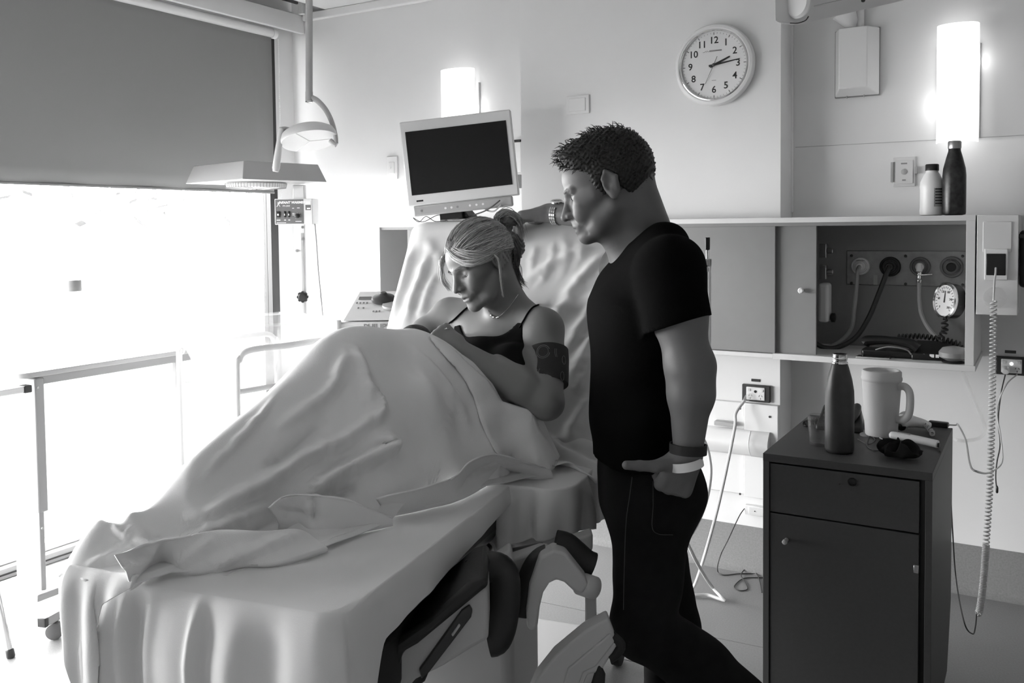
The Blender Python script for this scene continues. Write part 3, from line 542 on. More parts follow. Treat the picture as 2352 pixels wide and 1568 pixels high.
# white hand-held call handset
o = ct(2100, 1022); hs = thing('call_handset', 'white nurse-call handset lying on the cabinet top', 'handset', o)
mm = MB(); mm.M = TM(o+V(0, 0, .012), *rotz(-.22)); mm.tube(curve_pts([(-.075, .0, .008), (-.06, 0, .01), (.0, 0, .008), (.05, 0, .004), (.07, 0, .002)], 20), [.010+.006*math.sin(min(1, i/5)*math.pi/2) for i in range(21)][:21], 12, flat=.75); mm.build('shell', 'white_plastic', hs, smooth=70)
mm = MB(); mm.M = TM(o+V(0, 0, .012), *rotz(-.22)); mm.box((-.055, -.007, .012), (-.01, .007, .0215)); mm.build('button_pad', 'grey_plastic', hs, .003)
mm = MB(); mm.M = TM(o+V(0, 0, .012), *rotz(-.22)); mm.box((.066, -.006, -.006), (.076, .006, .006)); mm.build('cord_grip', 'black_plastic', hs, .002)
# dark crumpled cloth
o = ct(2068, 1052); dc = MB(); nth, nph = 26, 48
rr = np.random.RandomState(4); ph1, ph2, ph3 = rr.rand(3)*6
g = [[(o[0]+.058*(1+.14*math.sin(5*q+ph1)+.1*math.sin(9*q+ph2+3*t))*math.cos(q)*math.sin(t), o[1]+.03*(1+.16*math.sin(4*q+ph3))*math.sin(q)*math.sin(t), o[2]+.001+max(0, .024*(1+.35*math.sin(6*q+ph2)*math.sin(2*t)+.15*math.sin(11*q))*(1+math.cos(t))*.9)) for q in np.linspace(0, 2*math.pi, nph, endpoint=False)] for t in np.linspace(.02, math.pi-.02, nth)]
mat('black_knit', .006, .95, bump=.5, bscale=500)
tag(dc.grid(g, wrap=True).build('scrunched_cloth', 'black_knit', smooth=180), 'small black scrunched cloth at the front of the cabinet top', 'cloth')
# pulse doppler unit
o = ct(2100, 990); dp = thing('doppler_unit', 'white and grey hand-held doppler lying behind the call handset', 'medical device', o)
mm = MB(); mm.M = TM(o, *rotz(.5)); mm.tube(curve_pts([(-.05, 0, .028), (-.03, 0, .036), (0, 0, .032), (.03, 0, .025), (.05, 0, .018)], 16), [.022, .026, .028, .028, .027, .026, .025, .024, .022, .021, .02, .019, .018, .017, .016, .015, .014][:17], 14, flat=.85); mm.build('shell', 'white_plastic', dp, smooth=80)
MB().lathe([(.022, 0), (.022, .006), (.016, .01), (.004, .01)], o+V(-.028, -.018, .046), (-.3, -.7, .6), 20).build('dial', 'mid_plastic', dp)
MB().lathe([(.016, 0), (.016, .006), (.01, .009)], o+V(-.035, -.028, .02), (-.4, -.9, .1), 18).build('probe_socket', 'black_plastic', dp)
MB().tube(helix([o+V(.03, -.01, .03), o+V(.055, -.03, .012), o+V(.06, -.055, .008)], .007, 6), .0022, 5).build('coiled_lead', 'cable_light', dp)
# phone charger brick
o = ct(2158, 980); cg = thing('charger_brick', 'small black charger block on the cabinet with a white lead', 'charger', o)
mm = MB(); mm.M = TM(o, *rotz(-.12)); mm.box((-.035, -.014, 0), (.028, .014, .018)); mm.build('block', 'black_plastic', cg, .004)
quick_tube('lead', [o+V(.028, -.002, .01), o+V(.05, -.003, .012), ct(2200, 988)+V(0, 0, .02), pX(2218, 1010, -.2), pX(2228, 1065, -.17), pX(2245, 1083, -.12), pY(2275, 1084, 3.5), pY(2302, 1060, 3.9), pY(2298, 1000, 3.98), pY(2290, 940, 4.0), pY(2310, 885, 4.0), V(c2[0]+w2*.55, WB-.04, c2[2]-.03)], .0026, 'cable_light', cg, 110)
# ear-bud tangle
eb = thing('earphones', 'tangled earphones and thin leads in front of the mug', 'earphones', ct(2000, 1010))
MB().lathe([(.016, 0), (.017, .004), (.008, .008)], ct(1978, 993), (0, -.2, 1), 18).build('disc', 'grey_plastic', eb); MB().lathe([(.02, 0), (.021, .003), (.006, .005)], ct(1990, 1000), (.1, -.2, 1), 18).build('disc', 'mid_plastic', eb)
quick_tube('lead', [ct(1985, 996)+V(0, 0, .004), ct(2005, 1000)+V(0, 0, .004), ct(2020, 1007)+V(0, 0, .003), ct(2040, 1018)+V(0, 0, .003)], .0016, 'cable_light', eb)
quick_tube('lead', [ct(1970, 1010)+V(0, 0, .003), ct(1995, 1022)+V(0, 0, .003), ct(2010, 1012)+V(0, 0, .003), ct(1998, 1004)+V(0, 0, .003), ct(1992, 1025)+V(0, 0, .003), ct(2008, 1036)+V(0, 0, .003), ct(2026, 1037)+V(0, 0, .003)], .0016, 'cable_dark', eb, 60)
# plugs and leads at the right outlet
pk = thing('black_lead', 'black lead with jack hanging from the lit power point', 'cable', V(c2[0], WB-.03, c2[2]-.05))
MB().lathe([(.014, 0), (.015, .02), (.01, .03)], V(c2[0]-w2*.55, WB-.03, c2[2]-.012), (0, -1, -.25), 16).build('plug', 'white_plastic', pk)
quick_tube('lead', [V(c2[0]-w2*.55, WB-.06, c2[2]-.03), pY(2300, 900, 4.05), pY(2293, 960, 4.05), pY(2297, 1020, 4.04), pY(2290, 1060, 4.04), pY(2287, 1095, 4.04), pY(2290, 1128, 4.04)], .0026, 'cable_dark', pk, 70)
MB().lathe([(.003, 0), (.005, .004), (.005, .022), (.002, .03)], pY(2290, 1132, 4.04), (0, 0, 1), 10).build('jack', 'black_plastic', pk)
tag(quick_tube('clear_wall_tube', [pY(2212, 852, 3.9), pY(2230, 900, 3.95), pY(2255, 960, 4.0), pY(2262, 985, 4.02), pY(2250, 1005, 4.0), pY(2218, 1012, 3.9), pY(2195, 1010, 3.8)], .007, 'clear_acrylic', None, 60), 'clear tubing hanging under the cupboard behind the cabinet', 'tube')
# ================================================================== television on the shelf
tv = thing('television', 'small white-framed television tilted on the bedhead shelf', 'television', (-2.66, 3.86, ZT))
tc_ = pD(1055, 365, 4.28); rl = math.radians(5.4)
tf = unit(np.array([_fw[0], _fw[1], 0])); tf = unit(tf*math.cos(.10)+np.cross(tf, [0, 0, 1])*math.sin(.10)); tr_ = unit(np.cross(tf, [0, 0, 1])); tu = V(0, 0, 1)
TX = tr_*math.cos(rl)+tu*math.sin(rl); TZv = -tr_*math.sin(rl)+tu*math.cos(rl)
def tvb(): m = MB(); m.M = TM(tc_, TX, tf, TZv); return m
s = 4.28/2066
tvb().box((-129*s, -.02, -97*s), (129*s, .035, 98*s)).build('frame', 'offwhite_plastic', tv, .006)
tvb().box((-117*s, -.0225, -72*s), (117*s, -.018, 74*s)).build('screen', 'screen', tv)
bar = tvb().box((-118*s, -.026, -121*s), (114*s, .0, -97*s)).build('control_bar', 'grey_plastic', tv, .009, seg=3)
for i, x in enumerate((-98, -42, -28, -14, 15, 30, 45)): m = tvb(); m.lathe([(.0055, 0), (.0055, .0012)], (x*s, -.026, -109*s), (0, -1, 0), 12); m.build('button', 'mid_plastic' if i in (0, 3) else 'white_plastic', bar)
tvb().box((-108*s, -.0206, -88*s), (-92*s, -.0198, -84*s)).build('logo_print', 'ink', tv)
MB().box(tc_*V(1, 1, 0)+V(-.14, .03, ZT+.002), tc_*V(1, 1, 0)+V(.05, .16, ZT+.02)).build('stand_foot', 'black_plastic', tv, .004)
tvb().box((-60*s, .0, -135*s), (-8*s, .04, -120*s)).build('stand_top', 'black_plastic', tv, .003)
MB().hexa([tc_*V(1, 1, 0)+V(x, y, z) for x, y, z in ((-.10, .05, ZT+.01), (.03, .05, ZT+.01), (.03, .14, ZT+.01), (-.1, .14, ZT+.01), (-.08, .02, ZT+.07), (.0, .02, ZT+.07), (.0, .09, ZT+.07), (-.08, .09, ZT+.07))]).build('stand_neck', 'black_plastic', tv, .004)
b0 = tc_*V(1, 1, 0)+V(0, .05, ZT)
quick_tube('cable', [b0+V(.0, 0, .02), b0+V(.05, 0, .035), b0+V(.11, -.01, .05), b0+V(.16, -.02, .07), b0+V(.2, -.01, .1)], .0035, 'cable_dark', tv)
quick_tube('cable', [b0+V(.10, 0, .075), b0+V(.12, 0, .055), b0+V(.16, 0, .05), b0+V(.2, 0, .08)], .004, 'cable_grey', tv)
quick_tube('thin_cable', [b0+V(-.1, -.02, .01), b0+V(-.16, -.03, .006), b0+V(-.2, -.05, .03), b0+V(-.25, -.04, .004), b0+V(-.27, -.06, .025), b0+V(-.22, -.05, .004), b0+V(-.15, -.03, .035), b0+V(-.12, -.02, .03), b0+V(-.1, -.03, .005)], .002, 'cable_dark', tv, 90)
tb = thing('wall_box', 'dark-edged small box on the wall just right of the television', 'box', (-2.33, WB, 1.85))
a = pY(1183, 325, WB); b = pY(1200, 432, WB)
MB().box((a[0], WB-.05, b[2]+.08), (b[0]+.02, WB, a[2])).build('case', 'white_plastic', tb, .003); MB().box((a[0], WB-.054, a[2]-.01), (b[0]+.02, WB-.003, a[2]+.004)).build('lid_edge', 'black_plastic', tb, .002)
MB().box((a[0]+.012, WB-.052, b[2]+.12), (a[0]+.02, WB-.049, a[2]-.03)).build('slit', 'dark_plastic', tb); MB().lathe([(.02, 0), (.024, .02), (.02, .07)], V(b[0]-.01, WB-.03, b[2]), (0, 0, 1), 14).build('holder', 'mid_plastic', tb)
# ================================================================== examination lamp
el = thing('examination_lamp', 'ceiling-hung examination lamp with round head near the window', 'lamp', pD(710, 330, 3.95))
D = 3.95
def e(x, y, d=0): return pD(x, y, D+d)
MB().cyl(e(710, -180), e(710, 212), .0155, n=20).build('drop_pole', 'powder_grey', el)
MB().lathe([(.0165, 0), (.0165, .04), (.014, .044)], e(710, 211), e(710, 232)-e(710, 211), 20).build('collar', 'powder_grey', el); MB().lathe([(.014, 0), (.0165, .003), (.0165, .008), (.01, .010)], e(710, 231), (0, 0, -1), 20).build('collar_ring', 'chrome', el)
MB().tube(curve_pts([e(716, 224), e(730, 232), e(748, 252), e(762, 280), e(770, 310), e(772, 330)], 26), [.0125-.0001*i for i in range(26)], 12).build('curved_arm', 'powder_grey', el)
hc = e(711, 322); hn = unit(-_u*.95-_fw*.20+_r*.20); R = .124
MB().lathe([(R*.5, -.055), (R*.75, -.048), (R*.93, -.034), (R, -.012), (R, 0), (R*.985, .004), (R*.95, .004)], hc, hn, 48).build('head_shell', 'offwhite_plastic', el)
ln = MB().lathe([(R*.96, -.004), (R*.96, .003)], hc, hn, 48).build('lens', glassy('lens_glass', .55, .16, .15), el)
MB().lathe([(R*.94, -.03), (R*.94, -.027)], hc, hn, 48).build('reflector_plate', 'mid_plastic', el)
hx, hy, _ = frame(hn)
for t in (0, 1.05, 2.1, 3.14, 4.2, 5.25): MB().lathe([(.012, 0), (.026, .014), (.027, .016)], hc+(hx*math.cos(t)+hy*math.sin(t))*R*.55-hn*.027, hn, 18).build('bulb_cup', 'panel_grey', el)
for t in (.4, 2.5, 4.6): d = hx*math.cos(t)+hy*math.sin(t); MB().tube([hc+hn*.004, hc+hn*.004+d*R*.95], .0016, 4).build('lens_rib', 'offwhite_plastic', ln)
MB().tube(curve_pts([e(668, 300), e(655, 297), e(645, 298, -.02)], 8), .0125, 12).build('handle_joint', 'powder_grey', el)
MB().tube([e(646, 296, -.02), e(640, 340, -.03), e(634, 386, -.04), e(633, 394, -.04)], [.0115, .0145, .0165, .012], 14).build('handle', 'offwhite_plastic', el)
MB().tube([e(758, 322), e(768, 330), e(773, 333)], [.010, .0125, .012], 12).build('handle_stub', 'powder_grey', el)
# ================================================================== infant warmer
mat('hood_paint', .42, .4, bump=.03, bscale=300)
D = 4.62
iw = thing('infant_warmer', 'infant warmer with sloping hood and control box beside the window', 'infant warmer', pD(690, 900, D)*V(1, 1, 0))
hz0 = 1.795; cor = pZ(557, 411, hz0)  # nearest lower corner of the hood
cor = pD(557, 411, 4.15); hz0 = cor[2]
lft = pD(426, 419, 4.52); lft[2] = hz0; rgt = pD(751, 419, 4.50); rgt[2] = hz0; far = lft+rgt-cor
cen = (lft+rgt)/2; hh = .088
def ins(p, f=.12): q = cen+(p-cen)*(1-f); q[2] = hz0+hh; return q
hood = MB().hexa([cor, rgt, far, lft, ins(cor), ins(rgt), ins(far), ins(lft)]).build('hood', 'hood_paint', iw, .003)
ax = unit(rgt-lft); ay = unit(far-cor)
gr = MB(); gr.lathe([(.145, 0), (.15, -.008), (.14, -.022), (.05, -.024)], cen-V(0, 0, .001), (0, 0, 1), 40); gr.build('heater_ring', 'offwhite_plastic', iw)
gg = MB()
for i in range(60):
    t = 2*math.pi*i/60; d = V(math.cos(t), math.sin(t), 0); gg.tube([cen+d*.15+V(0, 0, -.004), cen+d*.146+V(0, 0, -.026), cen+d*.06+V(0, 0, -.03)], .0018, 4)
tag(gg.build('guard_wires', 'steel', iw), kind='stuff')
def wz(x, y): p = pD(x, y, D); return p
cx_ = pD(690, 600, D)
fx = unit(_r*V(1, 1, 0)); fyv = unit(_fw*V(1, 1, 0))
def wb(o): m = MB(); m.M = TM(o, fx, fyv, V(0, 0, 1)); return m
k = D/2066
z1 = pD(690, 425, D)[2]
base = V(cx_[0], cx_[1], 0)
wb(base).box((-13*k, -.01, 1.05), (13*k, .04, z1)).build('column', 'offwhite_plastic', iw, .004)
wb(base).box((-14*k, -.016, .12), (16*k, .06, 1.09)).build('column_sleeve', 'powder_white', iw, .005)
wb(base).box((4*k, -.013, 1.12), (9*k, -.009, 1.53)).build('column_slot', 'grey_plastic', iw)
for z in (1.56, 1.50, 1.44): m = wb(base); m.lathe([(.007, 0), (.007, .004)], ((8 if z > 1.45 else -6)*k, -.012, z), (0, -1, 0), 10); m.build('bolt', 'steel', iw)
m = wb(base); m.lathe([(.022+.0035*0, 0), (.026, .006), (.026, .018), (.02, .022)], (7*k, -.016, pD(697, 681, D)[2]), (0, -1, 0), 8); m.build('star_knob', 'black_plastic', iw, .003)
for t in range(8): m = wb(base); a_ = t*math.pi/4; m.lathe([(.009, 0), (.009, .018)], (7*k+.021*math.cos(a_), -.018, pD(697, 681, D)[2]+.021*math.sin(a_)), (0, -1, 0), 10); m.build('knob_lobe', 'black_plastic', iw)
# control box
o = pD(634, 457, D); o2 = pD(722, 515, D); bw = (722-634)*k*1.0; zc0, zc1 = o2[2], o[2]
bxo = V(*pD(634, 486, D)[:2], 0)
# box turned so that its label faces the room
ang = math.atan2(fx[1], fx[0])-.08; cxv, cyv, _ = rotz(ang)
def cbm(): m = MB(); m.M = TM(bxo, cxv, cyv, V(0, 0, 1)); return m
cbx = cbm().box((0, -.02, zc0), (bw, .09, zc1)).build('control_box', 'offwhite_plastic', iw, .003)
cbm().box((.003, -.0215, zc0+.004), (bw*.77, -.0195, zc1-.004)).build('front_panel', 'panel_grey', cbx, .001)
def ctx(body, size, u, v, **kk): p = bxo+cxv*(u*bw)-cyv*.0219+V(0, 0, zc0+v*(zc1-zc0)); text_on(body, size, p, cxv, V(0, 0, 1), 'ink_white', cbx, **kk)
ctx('INFANT WARMER', .0172, .46, .85, shear=.25, bold=.0007)
ctx('FM-2002', .011, .31, .72, shear=.3)
for (u, w) in ((.05, .10), (.25, .05), (.36, .05)):
    sw_ = cbm().box((u*bw, -.027, zc0+.28*(zc1-zc0)), ((u+w)*bw, -.021, zc0+.52*(zc1-zc0))).build('rocker_switch', 'black_plastic', cbx, .002)
    cbm().box(((u+w*.3)*bw, -.0285, zc0+.35*(zc1-zc0)), ((u+w*.7)*bw, -.0268, zc0+.42*(zc1-zc0))).build('switch_mark', 'ink_white', sw_)
    cbm().box(((u)*bw, -.0222, zc0+.16*(zc1-zc0)), ((u+w)*bw, -.0214, zc0+.19*(zc1-zc0))).build('switch_caption', 'ink_white', cbx)
m = cbm(); m.lathe([(.011, 0), (.011, .012), (.008, .014)], (.61*bw, -.0215, zc0+.33*(zc1-zc0)), (0, -1, 0), 18); m.build('dial_knob', 'black_plastic', cbx)
for t in range(7): a_ = math.radians(-40+45*t); m = cbm(); m.tube([(.61*bw+.014*math.cos(a_), -.0218, zc0+.33*(zc1-zc0)+.014*math.sin(a_)), (.61*bw+.017*math.cos(a_), -.0218, zc0+.33*(zc1-zc0)+.017*math.sin(a_))], .0008, 4); m.build('dial_mark', 'ink_white', cbx)
for u, v, w in ((.47, .62, .05), (.6, .63, .07), (.47, .42, .06), (.47, .36, .06), (.55, .11, .16), (.05, .06, .25)): cbm().box((u*bw, -.0222, zc0+v*(zc1-zc0)), ((u+w)*bw, -.0214, zc0+(v+.022)*(zc1-zc0))).build('panel_caption', 'ink_white', cbx)
m = cbm(); m.tube(curve_pts([(.06*bw, -.0218, zc0+.7*(zc1-zc0)), (.09*bw, -.0218, zc0+.75*(zc1-zc0)), (.1*bw, -.0218, zc0+.88*(zc1-zc0)), (.12*bw, -.0218, zc0+.78*(zc1-zc0)), (.15*bw, -.0218, zc0+.7*(zc1-zc0))], 12), .0018, 5); m.build('flame_emblem', 'ink_white', cbx)
for v0, v1, mm_ in ((.78, .9, 'white_plastic'), (.55, .75, 'panel_grey')): cbm().box((.82*bw, -.0215, zc0+v0*(zc1-zc0)), (.96*bw, -.0195, zc0+v1*(zc1-zc0))).build('side_sticker', mm_, cbx)
cbm().box((.86*bw, -.0225, zc0+.59*(zc1-zc0)), (.95*bw, -.021, zc0+.64*(zc1-zc0))).build('sticker_print', 'ink_white', cbx)
quick_tube('power_lead', [pD(723, 514, D), pD(727, 560, D), pD(731, 620, D+.02), pD(737, 680, D+.02), pD(741, 730, D), pD(742, 800, D), pD(742, 900, D)], .004, 'cable_grey', iw, 50)
wb(base).box((-.30, -.12, .0), (.30, .2, .12)).build('wheeled_base', 'powder_white', iw, .02)
# ================================================================== bassinet
bs = thing('bassinet', 'clear acrylic bassinet on a white tube frame behind the bed', 'bassinet', (-2.75, 2.95, 0))
Db = 3.55
pA, pB, pC_ = pD(543, 1010, Db), pD(543, 830, Db), pD(752, 779, Db+.35)
ax_ = unit((pC_-pB)*V(1, 1, 0)); zT_ = .5*(pD(560, 810, Db)[2]+pD(752, 779, Db+.35)[2]); L_ = np.linalg.norm((pC_-pB)[:2])+.04
O = V(pB[0], pB[1], 0); nx = np.cross(V(0, 0, 1), ax_)
def bp(u, w, z): return O+ax_*u+nx*w+V(0, 0, z)
for w in (0, .42):
    MB().tube(curve_pts([bp(0, w, .05), bp(0, w, zT_-.12), bp(.012, w, zT_-.035), bp(.06, w, zT_), bp(L_*.5, w, zT_), bp(L_-.06, w, zT_), bp(L_-.012, w, zT_-.035), bp(L_, w, zT_-.12), bp(L_, w, .05)], 64), .0125, 12).build('tube_frame', 'powder_white', bs)
    MB().tube([bp(.0, w, zT_-.16), bp(L_, w, zT_-.16)], .011, 10).build('cross_rail', 'powder_white', bs)
for u in (.17, .3, .43): MB().tube([bp(u, 0, .3), bp(u, 0, zT_-.16)], .008, 8).build('upright', 'powder_white', bs)
MB().hexa([bp(.01, .004, zT_-.15), bp(L_-.01, .004, zT_-.15), bp(L_-.01, .008, zT_-.15), bp(.01, .008, zT_-.15), bp(.01, .004, zT_-.01), bp(L_-.01, .004, zT_-.01), bp(L_-.01, .008, zT_-.01), bp(.01, .008, zT_-.01)]).build('side_panel', glassy('frosted_acrylic', .45, .9, .3), bs)
tb_ = MB(); a0 = [bp(.06, .06, zT_-.14), bp(L_-.06, .06, zT_-.14), bp(L_-.06, .36, zT_-.14), bp(.06, .36, zT_-.14)]; b0_ = [bp(-.02, .0, zT_+.09), bp(L_+.02, .0, zT_+.09), bp(L_+.02, .42, zT_+.09), bp(-.02, .42, zT_+.09)]
tb_.add(a0+b0_, [(0, 1, 2, 3), (0, 1, 5, 4), (1, 2, 6, 5), (2, 3, 7, 6), (3, 0, 4, 7)]); tb_.build('clear_tub', 'clear_acrylic', bs, solid=.006)
MB().tube([*b0_, b0_[0]], .007, 8).build('tub_rim', 'clear_acrylic', bs)
for u in (0, L_):
    for w in (0, .42): MB().lathe([(.03, -.012), (.036, -.006), (.036, .006), (.03, .012)], bp(u, w, .036), nx, 18).build('castor', 'grey_plastic', bs)
# ================================================================== overbed table
tz = .985; mat('table_laminate', .42, .35, bump=.02, bscale=200); mat('table_paint', .3, .4, bump=.03, bscale=300)
ot = thing('overbed_table', 'white wheeled overbed table standing along the window', 'table', (-3.6, 2.5, 0))
q = pZ(90, 862, tz); r = pZ(485, 791, tz-.01); tx1 = .5*(q[0]+r[0]); ty0, ty1 = q[1]-.02, r[1]
tx0 = tx1-.40
n = 6; rc = .05; out = []
for (cx2, cy2, a0_) in ((tx1-rc, ty1-rc, 0), (tx0+rc, ty1-rc, 90), (tx0+rc, ty0+rc, 180), (tx1-rc, ty0+rc, 270)):
    for i in range(n+1): t = math.radians(a0_+90*i/n); out.append((cx2+rc*math.cos(t), cy2+rc*math.sin(t)))
MB().prism(out, lambda u, v: (u, v, tz-.022), lambda u, v: (u, v, tz)).build('table_top', 'table_laminate', ot, .003)
a = pX(80, 900, tx1-.02); 
fxc = tx1-.02
colY = pX(103, 900, fxc)[1]; cy0 = pX(80, 900, fxc)[1]
MB().box((fxc-.22, cy0, .40), (fxc, colY, tz-.03)).build('outer_column', 'table_paint', ot, .006)
MB().box((fxc-.19, cy0+.008, .06), (fxc-.012, colY-.012, .55)).build('inner_column', 'table_paint', ot, .004)
MB().box((fxc-.26, cy0-.03, .045), (fxc+.02, colY+.02, .075)).build('foot_plate', 'table_paint', ot, .004)
MB().box((tx0+.05, ty0+.1, tz-.06), (tx1-.03, ty1-.08, tz-.024)).build('under_frame', 'table_paint', ot, .004)
MB().box((tx1-.06, ty1-.27, .06), (tx1-.03, ty1-.24, tz-.04)).build('rear_leg', 'table_paint', ot, .004)
cpx = pZ(103, 1425, .09); cpe = pZ(175, 1385, .09)
dr_ = unit((cpe-cpx)*V(1, 1, 0)); ns = np.cross(V(0, 0, 1), dr_)*.018
for_, to_ = cpx*V(1, 1, 0), (cpx+dr_*.75)*V(1, 1, 0)
MB().hexa([for_-ns+V(0, 0, .072), to_-ns+V(0, 0, .072), to_+ns+V(0, 0, .072), for_+ns+V(0, 0, .072), for_-ns+V(0, 0, .105), to_-ns+V(0, 0, .105), to_+ns+V(0, 0, .105), for_+ns+V(0, 0, .105)]).build('base_beam', 'table_paint', ot, .003)
f2 = for_-dr_*.018; MB().hexa([f2-ns*1.02+V(0, 0, .071), for_-ns*1.02+V(0, 0, .071), for_+ns*1.02+V(0, 0, .071), f2+ns*1.02+V(0, 0, .071), f2-ns*1.02+V(0, 0, .106), for_-ns*1.02+V(0, 0, .106), for_+ns*1.02+V(0, 0, .106), f2+ns*1.02+V(0, 0, .106)]).build('end_cap', 'dark_plastic', ot, .003)
cs = for_+dr_*.05
MB().cyl(cs+V(0, 0, .045), cs+V(0, 0, .075), .008).build('castor_stem', 'dark_plastic', ot)
MB().lathe([(.02, -.026), (.031, -.022), (.034, -.004), (.034, .004), (.031, .022), (.02, .026)], cs+V(0, 0, .034), unit(dr_*.6+ns*20), 26).build('castor', 'panel_grey', ot)
a = pX(5, 875, tx1+.005); b = pX(65, 872, tx1+.005)
MB().box((tx1-.03, a[1]-.12, tz-.075), (tx1+.01, b[1]-.02, tz-.05)).build('height_lever', 'offwhite_plastic', ot, .004); MB().box((tx1-.032, b[1]-.02, tz-.078), (tx1+.012, b[1]+.012, tz-.048)).build('lever_tip', 'dark_plastic', ot, .004)
p = pX(91, 889, fxc); 
for sx, sy in ((92, 889), (104, 1211)): p = pX(sx, sy, fxc); MB().lathe([(.005, 0), (.005, .003)], V(fxc, colY-.03, p[2]), (1, 0, 0), 10).build('bolt', 'steel', ot)
o = pZ(172, 812, tz); wbt = thing('clear_water_bottle', 'slim clear water bottle with grey cap on the overbed table', 'bottle', o)
kk = 4.2/2066
MB().lathe([(.03, 0), (.043, .004), (.044, .014), (.044, .27), (.040, .288), (.036, .292), (.035, .291), (.040, .27), (.041, .02), (.004, .012)], o, n=32).build('body', glassy('bottle_glass', .9, .9, .02), wbt)
MB().lathe([(.038, .290), (.041, .292), (.041, .338), (.039, .342), (.01, .342)], o, n=32).build('cap', 'mid_plastic', wbt)
MB().lathe([(.039, .014), (.040, .016), (.040, .05), (.039, .052)], o, n=28).build('water', glassy('water', .85, .8, .02), wbt)
# stool leg cut by the left edge
st = thing('stool', 'chrome stool leg with dark foot at the left edge', 'stool', pZ(22, 1500, 0))
pf_ = pZ(23, 1497, .02); top_ = pf_+V(-.16, .05, .42)
for dx, dy, tt in ((0, 0, V(-.075, -.03, .43)), (-.42, -.35, V(.12, .12, .43)), (-.42, .0, V(.12, -.05, .43)), ):
    b_ = pf_+V(dx, dy, 0); MB().tube([b_, b_+tt], .0105, 12).build('leg', 'chrome', st); MB().lathe([(.013, -.02), (.015, -.016), (.0145, .008), (.012, .012)], b_, unit(tt), 14).build('rubber_foot', 'dark_plastic', st)
MB().lathe([(.16, 0), (.17, .01), (.17, .045), (.15, .06), (.05, .064)], pf_+V(-.26, -.14, .41), n=32).build('seat', 'black_vinyl', st)
# ================================================================== fetal monitor on its trolley
fm = thing('fetal_monitor', 'white fetal heart monitor with sloping keypad on a trolley behind the bed', 'medical monitor', (-2.45, 3.2, 0))
Df = 3.75; O = pD(850, 735, Df); fa = math.atan2(fx[1], fx[0])+.02; mx_, my_, _ = rotz(fa)
kf = Df/2066
def fmb(): m = MB(); m.M = TM(O, mx_, my_, V(0, 0, 1)); return m
fmb().hexa([(-62*kf, -.02, .0), (95*kf, -.02, 0), (95*kf, .3, 0), (-62*kf, .3, 0), (-58*kf, -.0, .014), (95*kf, -.0, .014), (95*kf, .3, .10), (-48*kf, .3, .10)]).build('case', 'white_plastic', fm, .004)
fmb().box((-72*kf, -.04, -.045), (100*kf, .32, -.004)).build('tray', 'offwhite_plastic', fm, .008)
m = fmb(); m.lathe([(.012, -.045), (.014, -.04), (.014, .0), (.012, .006)], (-70*kf, -.038, .0), n=14); m.build('tray_corner', 'white_plastic', fm)
text_on('PHILIPS', .034, O+mx_*(18*kf)-my_*.0412+V(0, 0, -.025), mx_, V(0, 0, 1), 'ink_grey', fm, bold=.0008)
sl_ = math.atan2(.086, .3); uy = unit(my_*math.cos(sl_)+V(0, 0, 1)*math.sin(sl_)); un = np.cross(mx_, uy)
def onp(u, v): return O+mx_*(u*kf)+V(0, 0, .0145)+uy*v+un*.001
def pm_(): m = MB(); return m
def keyb(u0, u1, v0, v1, name, mt, h=.004): m = MB(); m.M = TM(onp(0, 0), mx_, uy, un); m.box((u0*kf, v0, 0), (u1*kf, v1, h)); return m.build(name, mt, fm, .001)
keyb(-42, -12, .2, .235, 'display', 'panel_grey', .002)
for u in (-44, -36, -28, -20): keyb(u, u+4, .15, .162, 'key', 'mid_plastic')
for u in (-36, -24, 2, 9, 16): keyb(u, u+4, .09 if u < 0 else .05, .10 if u < 0 else .06, 'key', 'mid_plastic')
tr1 = tag(MB().lathe([(.03, 0), (.05, .006), (.052, .018), (.046, .026), (.02, .034), (.012, .046)], onp(22, .16)+un*.002, un, 26).build('transducer', 'dark_plastic'), 'dark round transducer resting on the white monitor keypad', 'transducer')
tag(MB().lathe([(.04, 0), (.044, .005), (.043, .014), (.01, .018)], onp(46, .10)+un*.002, un, 26).build('transducer', 'grey_plastic'), 'pale round transducer half hidden by the bed sheet', 'transducer')
fmb().box((-60*kf, .0, -.6), (95*kf, .3, -.05)).build('trolley_body', 'offwhite_plastic', fm, .01)
for x in (-55*kf, 90*kf):
    for y in (.03, .27): m = fmb(); m.cyl((x, y, -O[2]+.05), (x, y, -.6), .012); m.build('trolley_leg', 'powder_white', fm)
for x in (-55*kf, 90*kf):
    for y in (.03, .27): m = fmb(); m.lathe([(.02, -.01), (.03, -.006), (.03, .006), (.02, .01)], (x, y, -O[2]+.03), (1, 0, 0), 14); m.build('castor', 'dark_plastic', fm)
for u in (-28, 2, 24): fmb().box((u*kf, -.004, -.1), ((u+3)*kf, .0, -.05)).build('drawer_gap', 'mid_plastic', fm)
# chrome pole behind the man
iv = thing('chrome_pole', 'chrome infusion pole with black grip standing behind the man', 'pole', pD(1623, 900, 3.0)*V(1, 1, 0)+V(0, 0, .6))
Dp = 3.0; a = pD(1625, 545, Dp); c_ = V(a[0], a[1], 0)
MB().lathe([(.004, 0), (.008, .004), (.0085, .04), (.008, .044)], c_+V(0, 0, a[2]-.044), n=14).build('grip', 'black_plastic', iv)
MB().cyl(c_+V(0, 0, a[2]-.085), c_+V(0, 0, a[2]-.04), .0052).build('rod', 'chrome', iv)
zc = pD(1624, 598, Dp)[2]
MB().box(c_+V(-.011, -.011, zc-.02), c_+V(.011, .011, zc+.006)).build('clamp', 'steel', iv, .003)
MB().lathe([(.004, 0), (.004, .008), (.009, .01), (.009, .016), (.005, .018), (.006, .026), (.004, .028)], c_+V(-.008, -.004, zc-.008), -_r*V(1, 1, 0), 12).build('clamp_knob', 'chrome', iv)
